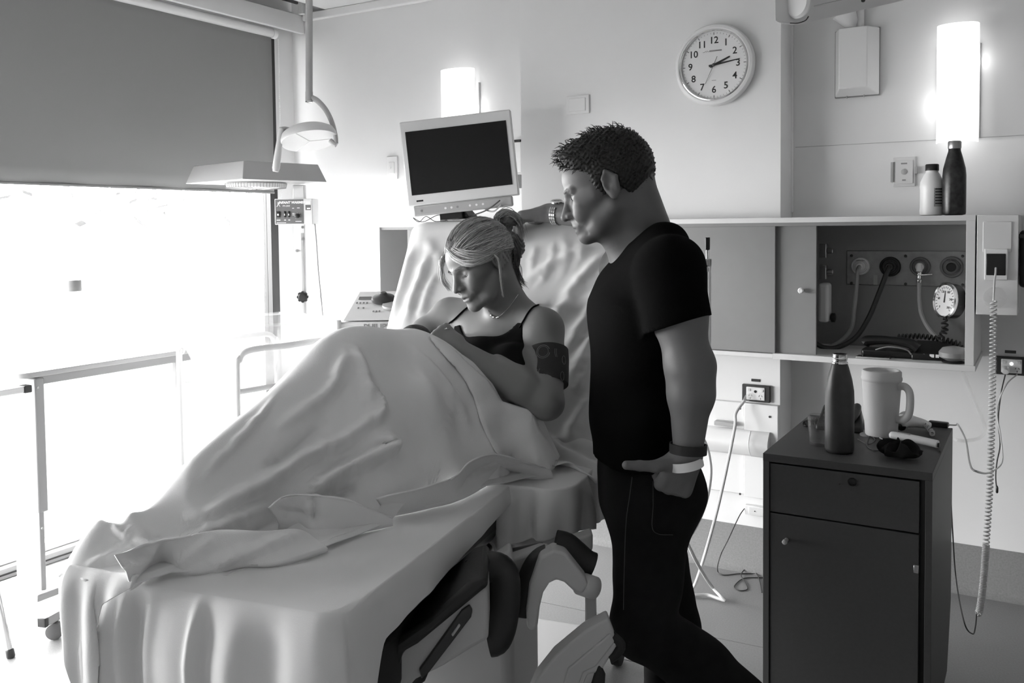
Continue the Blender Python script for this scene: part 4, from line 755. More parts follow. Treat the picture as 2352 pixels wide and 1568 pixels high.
MB().lathe([(.009, 0), (.009, .003)], c_+V(0, -.011, zc-.03), -_fw*V(1, 1, 0), 14).build('badge', 'steel', iv)
MB().cyl(c_+V(0, 0, .93), c_+V(0, 0, zc-.015), .0115, n=18).build('tube', 'chrome', iv)
# ================================================================== bed: frame of reference and cloth tools
B0 = V(-1.283, 1.145, 0); _ba = math.radians(10); BS = V(-math.sin(_ba), math.cos(_ba), 0); BT = V(math.cos(_ba), math.sin(_ba), 0)
def bed(s, t, z): return B0+BS*s+BT*t+V(0, 0, z)
def to_bed(p): q = np.asarray(p)-B0; return np.stack([q@BS, q@BT, q[..., 2]], -1)
def project(P):
    q = np.asarray(P)-CAMP; d = q@_fw; return np.stack([CPX+CF*(q@_r)/d, CPY-CF*(q@_u)/d, d], -1)
def tps(pts):
    P = np.array(pts, float); X = P[:, :2]; n = len(P)
    def U(r2): return .5*r2*np.log(r2+1e-12)
    K = U(((X[:, None]-X[None])**2).sum(-1))+np.eye(n)*2e-4; A = np.zeros((n+3, n+3)); A[:n, :n] = K; A[:n, n] = 1; A[:n, n+1:] = X; A[n, :n] = 1; A[n+1:, :n] = X.T
    w = np.linalg.solve(A, np.r_[P[:, 2], 0, 0, 0])
    def f(Q):
        Q = np.asarray(Q, float); sh = Q.shape[:-1]; Q = Q.reshape(-1, 2); o = np.zeros(len(Q))
        for i in range(0, len(Q), 20000):
            q = Q[i:i+20000]; o[i:i+20000] = U(((q[:, None]-X[None])**2).sum(-1))@w[:n]+w[n]+q@w[n+1:]
        return o.reshape(sh)
    return f
def grid_normals(P):
    du = np.gradient(P, axis=0); dv = np.gradient(P, axis=1); n = np.cross(du, dv); return n/np.maximum(np.linalg.norm(n, axis=-1, keepdims=True), 1e-9)
def seg_dist(P, poly):
    best = np.full(len(P), 9.); par = np.zeros(len(P)); L = np.r_[0, np.cumsum(np.linalg.norm(np.diff(poly, axis=0), axis=1))]; sgn = np.zeros(len(P))
    for i in range(len(poly)-1):
        a, b = poly[i], poly[i+1]; ab = b-a
        if ab@ab < 1e-10: continue
        t = np.clip((P-a)@ab/(ab@ab+1e-12), 0, 1); d = np.linalg.norm(P-a-t[:, None]*ab, axis=1)
        m = d < best; best[m] = d[m]; par[m] = (L[i]+t[m]*(L[i+1]-L[i]))/L[-1]
    return best, par
def fold(P, folds, sign=1, lean=None):
    """raise folds (photo polylines found on the cloth itself) along the cloth's own normal"""
    px = project(P).reshape(-1, 3); F = P.reshape(-1, 3); N = (grid_normals(P)*sign).reshape(-1, 3); D = np.zeros(len(F))
    for pts, A, w, sharp in folds:
        q = []
        for (x, y) in curve_pts([(a, b, 0) for a, b in pts], 8*(len(pts)-1))[:, :2]:
            d = np.hypot(px[:, 0]-x, px[:, 1]-y); near = d < d.min()+6; k = np.where(near)[0][np.argmin(px[near, 2])]; q.append(F[k])
        q = np.array(q); mk = ((F > q.min(0)-5*w) & (F < q.max(0)+5*w)).all(1); d = np.full(len(F), 9.); par = np.zeros(len(F)); d[mk], par[mk] = seg_dist(F[mk], q); env = np.clip(np.minimum(par, 1-par)*4+.12, 0, 1)
        D += A*env*(np.exp(-d/w) if sharp else np.exp(-(d/w)**2))
    return (F+(N if lean is None else N+lean)*D[:, None]).reshape(P.shape)
def wob(P, amp, seed, scale):
    r = np.random.RandomState(seed); o = np.zeros(P.shape[:-1])
    for k in range(7):
        d = r.randn(3); d /= np.linalg.norm(d); f = scale*r.uniform(.6, 2.2); o += np.sin(P@d*f+r.rand()*6.3+1.3*np.sin(P@r.randn(3)*scale*.35))/(1+.5*k)
    return o*amp/3
def cloth(P, name, m, parent=None, thick=.003, wrap=False):
    b = MB(); b.grid(P, wrap); o = b.build(name, m, parent, smooth=180, solid=thick); return o
# ================================================================== the bed
bd = thing('birthing_bed', 'adjustable hospital birthing bed with raised backrest', 'bed', B0)
ZM = .875
def rbox(s0, s1, t0, t1, z0, z1, name, m, bev=.03, seg=4):
    b = MB(); b.hexa([bed(s0, t0, z0), bed(s0, t1, z0), bed(s1, t1, z0), bed(s1, t0, z0), bed(s0, t0, z1), bed(s0, t1, z1), bed(s1, t1, z1), bed(s1, t0, z1)]); return b.build(name, m, bd, bev, seg=seg)
rbox(.0, .82, -.31, .215, .73, ZM-.006, 'foot_cushion', 'black_vinyl', .045)
rbox(.03, .8, -.26, .20, .60, .73, 'foot_frame', 'black_plastic', .02)
rbox(.83, 1.2, -.39, .385, .755, ZM-.004, 'seat_cushion', 'black_vinyl', .04)
rbox(.86, 1.5, -.36, .36, .70, .752, 'seat_frame', 'powder_grey', .01)
# backrest slab
bang = math.radians(60.5); BU = BS*math.cos(bang)+V(0, 0, math.sin(bang)); BN = -BS*math.sin(bang)+V(0, 0, math.cos(bang)); BH = bed(1.135, 0, .865)
def back(u, t, n): return BH+BU*u+BT*t+BN*n
b = MB(); b.hexa([back(0, -.375, -.11), back(0, .385, -.11), back(0, .385, -.012), back(0, -.375, -.012), back(.765, -.36, -.11), back(.765, .37, -.11), back(.765, .37, -.012), back(.765, -.36, -.012)]); b.build('backrest_cushion', 'black_vinyl', bd, .04, seg=4)
b = MB(); b.hexa([back(.05, -.3, -.15), back(.05, .3, -.15), back(.05, .3, -.11), back(.05, -.3, -.11), back(.7, -.3, -.15), back(.7, .3, -.15), back(.7, .3, -.11), back(.7, -.3, -.11)]); b.build('backrest_frame', 'powder_grey', bd, .01)
# mechanics under the right side, measured off the photograph at their own distance
def plate(px, D, thick, name, m, bev=.006, off=None, par=None, seg=3):
    nrm = unit(BT*-1 if off is None else off); P0 = pD(*px[0], D); out = []
    for (x, y) in px:      # all corners lie in one vertical plane along the bed
        r = _ray(x, y); k = ((P0-CAMP)@BT)/(r@BT); out.append(CAMP+r*k)
    n = len(out); b = MB(); b.add(out+[p+nrm*thick for p in out], [tuple(range(n)), tuple(range(2*n-1, n-1, -1))]+[(i, n+i, n+(i+1) % n, (i+1) % n) for i in range(n)])
    return b.build(name, m, par or bd, bev, seg=seg)
def plateZ(px, D, thick, name, m, bev=.006, par=None, seg=3):   # a plate standing square to the sight line
    out = [pD(x, y, D) for x, y in px]; n = len(out); nr = unit(_fw*V(1, 1, 0))*thick; b = MB()
    b.add(out+[p+nr for p in out], [tuple(range(n)), tuple(range(2*n-1, n-1, -1))]+[(i, n+i, n+(i+1) % n, (i+1) % n) for i in range(n)]); return b.build(name, m, par or bd, bev, seg=seg)
cs_ = plateZ([(905, 1490), (935, 1455), (1100, 1345), (1120, 1352), (1122, 1470), (1080, 1492), (1020, 1530), (955, 1562), (930, 1590), (900, 1600)], 1.86, .22, 'foot_casing', 'powder_grey', .012)
plateZ([(893, 1500), (905, 1476), (985, 1420), (1080, 1335), (1112, 1325), (1124, 1345), (1105, 1360), (960, 1480), (925, 1500), (910, 1560), (890, 1570)], 1.845, .2, 'casing_pad', 'black_vinyl', .014)
plateZ([(962, 1538), (1060, 1402), (1078, 1390), (1085, 1402), (1082, 1418), (985, 1545), (968, 1560)], 1.852, .02, 'casing_strip', 'dark_plastic', .003)
plateZ([(1036, 1457), (1054, 1432), (1058, 1437), (1040, 1463)], 1.849, .006, 'release_catch', 'grey_plastic', .002)
plateZ([(885, 1545), (935, 1520), (1000, 1510), (975, 1570), (900, 1620), (880, 1620)], 1.9, .15, 'casing_pad', 'black_vinyl', .02)
pv = curve_pts([pD(x, y, 2.0) for x, y in ((1085, 1318), (1120, 1302), (1150, 1310), (1160, 1345), (1155, 1420), (1140, 1465), (1122, 1472))], 30)
MB().tube(pv, .027, 14, flat=1.3).build('bolster', 'black_vinyl', bd)
plateZ([(1130, 1290), (1172, 1262), (1180, 1300), (1180, 1430), (1152, 1458), (1128, 1462)], 2.06, .06, 'side_bracket', 'powder_grey', .008)
plateZ([(1170, 1285), (1240, 1262), (1262, 1262), (1262, 1278), (1240, 1290), (1222, 1320), (1200, 1380), (1192, 1420), (1178, 1420)], 2.14, .05, 'arm_plate', 'powder_grey', .008)
plateZ([(1240, 1280), (1272, 1262), (1300, 1270), (1345, 1328), (1352, 1345), (1338, 1364), (1322, 1362), (1296, 1338), (1278, 1332), (1262, 1340), (1248, 1362), (1240, 1395), (1235, 1440), (1222, 1451), (1211, 1443), (1209, 1410), (1216, 1350)], 2.05, .055, 'calf_arm', 'powder_grey', .012, seg=4)
pv = curve_pts([pD(x, y, 2.1) for x, y in ((1262, 1276), (1243, 1286), (1226, 1310), (1214, 1345), (1206, 1385), (1203, 1412))], 24)
MB().tube(pv, .02, 12, flat=1.5).build('calf_pad', 'black_vinyl', bd)
MB().tube(curve_pts([pD(x, y, 2.12) for x, y in ((1276, 1246), (1300, 1252), (1322, 1270), (1345, 1290), (1362, 1298))], 16), .03, 14).build('grip_handle', 'black_rubber', bd)
MB().tube([pD(1180, 1275, 2.2), pD(1250, 1262, 2.2)], .018, 10).build('cross_bar', 'dark_plastic', bd)
plateZ([(1290, 1248), (1362, 1225), (1362, 1262), (1335, 1300)], 2.24, .05, 'side_bracket', 'powder_grey', .006)
pv = pD(1350, 1345, 2.08); MB().lathe([(.018, -.03), (.026, -.024), (.026, .02), (.018, .026)], pv, unit(_r*.7+_fw*-.7), 22).build('pivot_cap', 'powder_grey', bd)
MB().hexa([pD(1344, 1350, 2.1), pD(1369, 1350, 2.1), pD(1369, 1350, 2.16), pD(1344, 1350, 2.16), pD(1344, 1440, 2.1), pD(1371, 1440, 2.1), pD(1371, 1440, 2.16), pD(1344, 1440, 2.16)]).build('post', 'powder_grey', bd, .004)
bm_ = plateZ([(1215, 1600), (1232, 1560), (1275, 1506), (1345, 1448), (1398, 1420), (1405, 1440), (1420, 1480), (1380, 1545), (1350, 1550), (1330, 1600)], 1.96, .05, 'lift_beam', 'powder_grey', .006)
plateZ([(1285, 1600), (1305, 1535), (1402, 1455), (1412, 1475), (1370, 1530), (1340, 1545), (1320, 1600)], 1.955, .02, 'beam_panel', 'grey_plastic', .004)
MB().hexa([bed(.5, -.2, .06), bed(.62, -.2, .06), bed(.62, .5, .06), bed(.5, .5, .06), bed(.5, -.2, .15), bed(.62, -.2, .15), bed(.62, .5, .15), bed(.5, .5, .15)]).build('base_bar', 'powder_white', bd, .01)
MB().tube(curve_pts([pD(1405, 1460, 1.97), pD(1425, 1480, 1.97), pD(1415, 1500, 1.97), pD(1400, 1510, 1.97)], 12), .012, 10).build('pedal', 'black_rubber', bd)
MB().tube([pD(1375, 1520, 1.965), pD(1378, 1545, 1.965), pD(1372, 1580, 1.965)], [.003, .012, .016], 10).build('pull_tag', 'black_rubber', bd)
rbox(.9, 1.15, -.2, .2, .12, .70, 'pedestal', 'powder_grey', .03); rbox(.2, 1.7, -.3, .3, .06, .13, 'base', 'powder_grey', .03)
for s, t in ((.2, -.3), (.2, .3), (1.7, -.3), (1.7, .3)): MB().lathe([(.04, -.02), (.06, -.015), (.06, .015), (.04, .02)], bed(s, t, .06), BT, 24).build('castor', 'black_rubber', bd)
MB().tube([back(.3, .28, -.13), c_+V(0, 0, .96)], .01, 8).build('pole_bracket', 'steel', bd)
MB().tube(curve_pts([pD(x, y, 2.0) for x, y in ((1350, 1520), (1375, 1470), (1400, 1440))], 8), .004, 6).build('warning_trim', 'offwhite_plastic', bd)
# ------------------------------------------------------------------ bottom sheet of the foot section: top plus hanging skirt
tl, tr2, s0_, s1_ = -.318, .236, -.03, .99
def per(n_side, n_foot, n_c, rc=.045):
    out = []
    for i in range(n_side): out.append((s1_-(s1_-s0_-rc)*i/n_side, tr2, 0, 1))
    for i in range(n_c): a_ = math.pi/2*i/n_c; out.append((s0_+rc-rc*math.sin(a_), tr2-rc+rc*math.cos(a_), -math.sin(a_), math.cos(a_)))
    for i in range(n_foot): out.append((s0_, tr2-rc-(tr2-tl-2*rc)*i/n_foot, -1, 0))
    for i in range(n_c): a_ = math.pi/2*i/n_c; out.append((s0_+rc-rc*math.cos(a_), tl+rc-rc*math.sin(a_), -math.cos(a_), -math.sin(a_)))
    for i in range(n_side+1): out.append((s0_+rc+(s1_-s0_-rc)*i/n_side, tl, 0, -1))
    return out
pr = per(110, 110, 16); L_s = np.r_[0, np.cumsum([math.dist(pr[i][:2], pr[i+1][:2]) for i in range(len(pr)-1)])]
rows = []
nd = 40
for j in range(nd+1):
    row = []
    for i, (s, t, ns_, nt_) in enumerate(pr):
        right = nt_ > .5; foot = ns_ < -.5
        side_drop = .045+.075*max(0, (.8-s))/.8
        drop = .62 if (foot or nt_ < -.3) else side_drop
        if right and s < .12: drop = side_drop+(.62-side_drop)*max(0, (.12-s)/.15)**1.6
        if not right and not foot and nt_ > 0: drop = .62
        d = drop*(j/nd); Lp = L_s[i]
        k = min(1, d/.12); bendz = .02*(1-math.exp(-d/.02))
        fo = (.006*math.sin(Lp*21+.6*math.sin(Lp*9))+.004*math.sin(Lp*47+1.2))*k
        for fc, dr_f, fw_, fa in ((.47, .01, .012, .02), (.42, .05, .022, -.012), (.80, -.03, .014, .024), (.755, .03, .03, -.016), (.86, .02, .016, .014), (.93, -.02, .014, .02), (.68, .05, .016, .010), (.30, .02, .03, .012), (.15, .0, .03, -.010)):
            fo += fa*math.exp(-((Lp-(1.045+.51*fc+dr_f*d))/fw_)**2)*min(1, d/.07)
        fo *= 1 if (foot or nt_ < 0) else .35
        flare = .012*(1-math.exp(-d/.02))+fo+(.02 if foot else .0)*k-.05*max(0, d-.15)*(1 if foot else 0)
        row.append(bed(s+ns_*flare, t+nt_*flare, ZM+.004-max(0, d-.006)+.0008*math.sin(Lp*90)*k))
    rows.append(row)
rows = np.array(rows)
top = []
for j in range(24):
    f = 1-(j+1)/24.0; top.append([bed(s*f+(1-f)*(.5 if False else min(max(s, .05), s1_)), t*f+(1-f)*(-.06), ZM+.004+.004*(1-f)) for (s, t, _, _) in pr])
P = np.vstack([np.array(top)[::-1], rows])
P = P+(wob(P, .0016, 5, 22))[..., None]*grid_normals(P)
P = fold(P, [([(800, 1345), (900, 1290), (1010, 1225)], .003, .03, False), ([(640, 1300), (800, 1265), (960, 1240)], .003, .025, False)], 1)
cloth(P, 'foot_sheet', 'sheet', bd, .003)
# sheet over the seat section, hanging on the right
rows = []
for j in range(44):
    row = []
    for i in range(70):
        a_ = i/69; 
        # path around the near-right corner of the seat: from the front edge to the head side
        if a_ < .45: s, t, n1, n2 = .80, .10+(.33-.10)*a_/.45, -1, 0
        elif a_ < .6: q_ = (a_-.45)/.15*math.pi/2; s, t, n1, n2 = .87-.07*math.cos(q_), .33+.07*math.sin(q_), -math.cos(q_), math.sin(q_)
        else: s, t, n1, n2 = .87+(a_-.6)/.4*.36, .40, 0, 1
        if j < 16: f = j/15; inn = (1-f); row.append(bed(s+inn*.22*(-n1) if n1 else s, t-inn*(.25 if n2 else .0)-inn*.1*(1 if n1 else 0), ZM+.006+.012*inn))
        else:
            d = (j-15)/28*(.145+.02*math.sin(a_*9)); k = min(1, d/.1); fl_ = .012*(1-math.exp(-d/.02))+(.014*math.sin(a_*31)+.01*math.sin(a_*57+1))*k
            row.append(bed(s+n1*fl_, t+n2*fl_, ZM+.006-max(0, d-.005)))
    rows.append(row)
P = np.array(rows); P = P+(wob(P, .003, 9, 40))[..., None]*grid_normals(P); cloth(P, 'seat_sheet', 'sheet', bd, .003)
# backrest sheet
rows = []
for i in range(121):
    t = -.41+.83*i/120; row = []
    for j in range(150):
        u = -.06+1.0*j/149
        if u <= .775: n = .0; p = back(u, t, n+.004)
        else: q_ = min((u-.775)/.09, 1)*math.pi*.75; p = back(.775+.055*math.sin(q_), t, -.055+.059*math.cos(q_)) if u < .865 else back(.775+.055*math.sin(math.pi*.75)-(u-.865)*.8, t, -.055+.059*math.cos(math.pi*.75)-(u-.865)*.4)
        e_ = max(0, abs(t+.0)-.34); p = p-BN*(6*e_*e_)+(BT*-.03*max(0, (.5-u))*(1 if t < -.33 else 0))*((-.33-t)/.08 if t < -.33 else 0)
        row.append(p)
    rows.append(row)
P = np.array(rows); N = grid_normals(P); sg = 1 if (N[60, 60]@BN) > 0 else -1
P = P+(wob(P, .004, 12, 14)*sg)[..., None]*N
fl_ = [([(1395, 575), (1330, 640), (1262, 740)], .022, .022, False), ([(1400, 640), (1350, 720), (1300, 800)], .024, .02, False), ([(1390, 720), (1330, 830), (1310, 880)], .02, .02, False), ([(1372, 560), (1290, 590), (1200, 640)], .012, .02, False),
       ([(1290, 535), (1300, 590), (1280, 640)], .005, .015, False), ([(1225, 560), (1215, 620)], .005, .012, False), ([(1330, 545), (1335, 580), (1310, 620)], .005, .014, False), ([(1300, 700), (1340, 690), (1385, 660)], .012, .02, False), ([(1320, 900), (1350, 850), (1362, 800)], .018, .018, False), ([(1300, 1000), (1340, 940), (1360, 900)], .018, .018, False),
       ([(945, 560), (925, 640), (895, 740)], .018, .016, False), ([(985, 570), (960, 640), (925, 745)], .018, .018, False), ([(1000, 620), (975, 680), (960, 730)], .012, .014, False), ([(965, 545), (1000, 580), (1010, 640)], .008, .02, False), ([(1270, 545), (1262, 600), (1230, 660)], .005, .012, False), ([(1380, 600), (1300, 680), (1245, 700)], -.01, .015, False)]
P = fold(P, fl_, sg); cloth(P, 'backrest_sheet', 'sheet', bd, .003)
# crumpled sheet between hip and man
rows = []
for i in range(60):
    row = []
    for j in range(50):
        s = .96+.30*i/59; t = .20+.23*j/49; z = ZM+.012+.03*math.exp(-((t-.25)/.06)**2)+.05*max(0, (s-1.08)/.18)*math.exp(-((t-.33)/.1)**2)-(.5*max(0, t-.385))
        row.append(bed(s, t, z))
    rows.append(row)
P = np.array(rows); N = grid_normals(P); sg = 1 if N[30, 25][2] > 0 else -1; P = P+((.012*np.sin(P@BS*60+P@BT*25)+wob(P, .012, 3, 45))*sg)[..., None]*N; cloth(P, 'crumpled_sheet', 'sheet', bd, .003)
# ------------------------------------------------------------------ top sheet over the woman
KN = [((790, 757), 2.27), ((740, 790), 2.2), ((700, 840), 2.15), ((640, 903), 2.07), ((560, 985), 1.97), ((500, 1050), 1.9), ((430, 1125), 1.84), ((300, 1172), 1.80), ((235, 1190), 1.80), ((840, 752), 2.33), ((880, 755), 2.38), ((940, 764), 2.43), ((990, 768), 2.46)]
ctl = [tuple(to_bed(pD(*p, d))) for p, d in KN]
for s, z in ((-.08, .895), (.05, .93), (.2, .98), (.35, 1.02), (.5, 1.05), (.65, 1.07), (.8, 1.05)): ctl.append((s, -.315, z-.01))
for s in (-.08, .1, .3, .5, .7, .85): ctl.append((s, -.43, .80))
ZE = .893
for p in ((160, 1322), (295, 1345), (380, 1303), (450, 1311), (551, 1294), (638, 1291), (749, 1257), (820, 1215), (900, 1195), (1000, 1145), (1070, 1120), (1180, 1085), (1270, 1080)): ctl.append(tuple(to_bed(pZ(*p, ZE))))
for p, d in (((1285, 1048), 2.47), ((1220, 932), 2.44), ((1130, 880), 2.44), ((1060, 815), 2.44), ((1000, 900), 2.25), ((1050, 1000), 2.3), ((900, 1000), 2.11), ((870, 900), 2.17), ((1120, 990), 2.36), ((950, 860), 2.28), ((1000, 1090), 2.19), ((1150, 1040), 2.36)): ctl.append(tuple(to_bed(pD(*p, d))))
for p, z in (((800, 1080), 1.0), ((700, 1130), .975), ((560, 1180), .955), ((420, 1240), .925), ((300, 1270), .915), ((640, 1200), .925), ((230, 1260), .93)): ctl.append(tuple(to_bed(pZ(*p, z))))
HB = tps(ctl)
tb_x = [-.47, -.341, -.186, -.155, -.116, -.059, .008, .045, .075, .101, .124, .158, .25, .324, .36]; sb_y = [-.075, -.069, -.066, .01, .032, .09, .125, .215, .32, .425, .59, .70, .80, .90, .95]
_h = [tuple(to_bed(pD(*p, d))) for p, d in (((990, 766), 2.46), ((1060, 815), 2.44), ((1130, 880), 2.44), ((1220, 932), 2.44), ((1285, 1048), 2.47))]
tt_x = [-.5, -.1]+[h[1] for h in _h]+[.37]; st_y = [_h[0][0]+.0, _h[0][0]]+[h[0] for h in _h]+[_h[-1][0]+.01]
NS, NT = 230, 190; P = np.zeros((NT, NS, 3))
tmax = _h[-1][1]
for i in range(NT):
    t = -.362+(tmax+.362)*i/(NT-1); sb, st_ = np.interp(t, tb_x, sb_y), np.interp(t, tt_x, st_y); st_ = max(st_, sb+.02)
    edge = .006*math.sin(t*50)+.003*math.sin(t*120+1); ss = np.linspace(sb+edge, st_, NS); zz = np.maximum(HB(np.stack([ss, np.full(NS, t)], -1)), ZE-.25 if t < -.325 else ZE-.004)
    qd = ss-ss[0]; zz = np.maximum(zz, ZE+np.where(t < -.325, -.3, .008*np.clip(qd/.03, 0, 1)))
    P[i] = B0+ss[:, None]*BS+t*BT+zz[:, None]*V(0, 0, 1)
N = grid_normals(P); sg = 1 if N[110, 115][2] > 0 else -1
P = P+(wob(P, .0035, 21, 16)*sg)[..., None]*N
BF = [([(800, 790), (780, 850), (745, 905), (640, 985)], .010, .020, False), ([(815, 790), (835, 850), (852, 905), (880, 930)], .014, .018, False), ([(880, 925), (862, 955), (800, 1000), (700, 1050), (560, 1130), (430, 1195)], .022, .020, False),
      ([(835, 890), (862, 900), (880, 935), (870, 975)], .010, .010, False), ([(850, 1000), (905, 1018), (870, 1040), (800, 1075), (745, 1105), (715, 1140)], .026, .020, False), 
      
      ([(640, 1150), (560, 1180), (480, 1220), (400, 1245), (320, 1265)], .012, .022, False), 
      ([(230, 1195), (300, 1225), (380, 1250), (500, 1235)], .010, .012, False), ([(275, 1210), (330, 1230), (250, 1275), (200, 1300)], .008, .014, False), 
      ([(940, 790), (1000, 850), (1050, 920), (1085, 1000)], .008, .03, False), ([(1030, 880), (1040, 950), (1035, 990)], .005, .018, False), ([(640, 905), (560, 1000), (470, 1095)], .006, .012, False), ([(760, 960), (680, 1030), (600, 1080)], -.012, .022, False), ([(820, 1110), (760, 1130), (700, 1165)], -.014, .02, False), ([(640, 1195), (560, 1230), (470, 1262)], -.010, .014, False)]
P = fold(P, [(a_, b_*1.75, c_2*.68, d_) for a_, b_, c_2, d_ in BF], sg)
P[..., 2] = np.maximum(P[..., 2], np.where((P-B0)@BT < -.325, .5, ZE-.006))
BLK = thing('top_sheet', 'pale rumpled top sheet drawn over the woman and baby', 'sheet', bed(.5, 0, ZE))
cloth(P, 'draped_cloth', 'blanket', BLK, .004)
BP = P.copy()
# folded-over hem along her forearm
_bpx = project(BP).reshape(-1, 3)
def on_cloth(x, y, lift):
    px = _bpx; F = BP.reshape(-1, 3); d = np.hypot(px[:, 0]-x, px[:, 1]-y); near = d < d.min()+5; k = np.where(near)[0][np.argmin(px[near, 2])]; v = unit(CAMP-F[k]); return F[k]+v*lift
inn = curve_pts([(988, 768, 0), (1012, 800, 0), (1058, 850, 0), (1090, 905, 0), (1108, 960, 0), (1135, 1020, 0), (1180, 1062, 0), (1262, 1082, 0)], 63)[:, :2]
oub = curve_pts([(996, 764, 0), (1040, 795, 0), (1080, 833, 0), (1130, 872, 0), (1190, 900, 0), (1228, 940, 0), (1248, 990, 0), (1284, 1050, 0)], 63)[:, :2]
rows = []
for k_ in range(12):
    f = k_/11; rows.append([])
    for i in range(len(inn)):
        x, y = inn[i]*(1-f)+oub[i]*f; rows[-1].append(on_cloth(min(x, 1283), y, .010+.012*math.sin(f*math.pi)+.004*math.sin(i*.55)*(1-f)))
Q = np.array(rows); 
for _ in range(3): Q[1:-1, 1:-1] = (Q[1:-1, 1:-1]+Q[:-2, 1:-1]+Q[2:, 1:-1]+Q[1:-1, :-2]+Q[1:-1, 2:])/5
cloth(Q, 'folded_hem', 'blanket', BLK, .005)
def flap(top, bot, bulge, seed, ridges=()):
    A = curve_pts([pZ(x, y, z) for x, y, z in top], 90); Bm = curve_pts([pZ(x, y, z) for x, y, z in bot], 90); n = min(len(A), len(Bm)); A = A[np.linspace(0, len(A)-1, n).astype(int)]; Bm = Bm[np.linspace(0, len(Bm)-1, n).astype(int)]; g = []
    for k in range(34):
        f = k/33; g.append(A*(1-f)+Bm*f+V(0, 0, 1)*(bulge*math.sin(math.pi*f**.8))*np.sin(np.linspace(.12, math.pi-.12, n))[:, None])
    g = np.array(g); N_ = grid_normals(g); s_ = 1 if N_[17, n//2][2] > 0 else -1; g = g+(wob(g, .006, seed, 26)*s_)[..., None]*N_
    if ridges: g = fold(g, ridges, s_)
    g = np.concatenate([g, (g[-1:]+V(0, 0, -.012)-(g[-1:]-g[-2:-1])*1.5)]); g[..., 2] = np.maximum(g[..., 2], ZE-.008)
    return cloth(g, 'fold', 'blanket', BLK, .004)
flap([(615, 1165, .975), (655, 1138, .99), (725, 1140, .985), (800, 1150, .965), (860, 1174, .93), (900, 1190, .903)], [(640, 1200, .93), (690, 1216, .905), (722, 1232, .894), (800, 1218, .893), (860, 1207, .893), (902, 1199, .893)], .022, 41, [([(722, 1145), (728, 1180), (722, 1222)], .014, .010, False), ([(640, 1165), (700, 1190), (760, 1195)], .010, .012, False)])
flap([(262, 1275, .95), (340, 1250, .955), (420, 1236, .955), (500, 1222, .952), (600, 1224, .945), (690, 1216, .925), (735, 1240, .9)], [(296, 1346, .893), (366, 1302, .893), (403, 1309, .893), (450, 1312, .893), (551, 1296, .893), (638, 1292, .893), (752, 1258, .893)], .018, 43, [([(690, 1222), (620, 1248), (520, 1280), (470, 1300)], .014, .012, False), ([(360, 1250), (330, 1290), (280, 1315)], .014, .012, False), ([(500, 1235), (440, 1270), (400, 1290)], .010, .012, False)])
flap([(865, 1150, .95), (950, 1122, .955), (1035, 1094, .965), (1078, 1060, .985), (1130, 1044, .985), (1190, 1056, .96), (1262, 1078, .91)], [(885, 1178, .893), (985, 1160, .893), (1062, 1141, .893), (1112, 1110, .893), (1162, 1090, .893), (1212, 1094, .893), (1270, 1092, .893)], .012, 45, [([(1060, 1130), (1095, 1090), (1150, 1068), (1230, 1078)], .010, .008, False), ([(1085, 1110), (1120, 1082), (1180, 1076), (1250, 1084)], .008, .006, False)])
# corner hanging over the foot end
rows = []
for i in range(40):
    f = i/39; s_e = -.055; t_ = -.338+.165*f; L_h = .02+.30*max(0, 1-abs(f-.28)/.34)**1.1+.10*(1-f)
    row = []
    for j in range(40):
        d = L_h*j/39; row.append(bed(s_e-.03*(1-math.exp(-d/.02))-.005*math.sin(f*17+d*8)*min(1, d/.05), t_+.06*d*(1 if f < .5 else -1), ZE+.016-max(0, d-.004)))
    rows.append(row)
P = np.array(rows); P = P+(wob(P, .004, 31, 40))[..., None]*grid_normals(P); cloth(P, 'hanging_corner', 'blanket', BLK, .003)
# ================================================================== soft-body modeller: blended limbs -> one continuous skin
def smin(a, b, k): h = np.clip(.5+.5*(b-a)/k, 0, 1); return b*(1-h)+a*h-k*h*(1-h)
def sm_max(a, b, k): return -smin(-a, -b, k)
class Cone:
    def __init__(s, a, b, ra, rb, k=.02, sq=None, sub=False): f4 = np.float32; s.a, s.b, s.ra, s.rb, s.k = V(*a).astype(f4), V(*b).astype(f4), f4(ra), f4(rb), f4(k); s.sq = None if sq is None else (unit(sq[0]).astype(f4), f4(sq[1])); s.sub = sub
    def d(s, P):
        q = P-s.a; ba = s.b-s.a
        if s.sq is not None: ax, f = s.sq; q = q+np.outer(q@ax*(f-1), ax); ba = ba+ax*((ba@ax)*(f-1))
        t = np.clip(q@(ba/(ba@ba+np.float32(1e-9))), 0, 1); q = q-t[:, None]*ba; return np.sqrt(np.einsum('ij,ij->i', q, q))-(s.ra+(s.rb-s.ra)*t)
    def box(s): m = max(s.ra, s.rb)*(1 if s.sq is None else max(1, 1/s.sq[1])); return np.minimum(s.a, s.b)-m, np.maximum(s.a, s.b)+m
class Ell:
    def __init__(s, c, r, M=None, k=.02, sub=False): f4 = np.float32; s.c, s.r, s.k, s.sub = V(*c).astype(f4), V(*r).astype(f4), f4(k), sub; s.M = (np.eye(3) if M is None else M).astype(f4)
    def d(s, P):
        q = (P-s.c)@s.M; u = q/s.r; k0 = np.sqrt(np.einsum('ij,ij->i', u, u)); u = u/s.r; k1 = np.sqrt(np.einsum('ij,ij->i', u, u))+1e-9; return k0*(k0-1)/k1
    def box(s): m = s.r.max(); return s.c-m, s.c+m
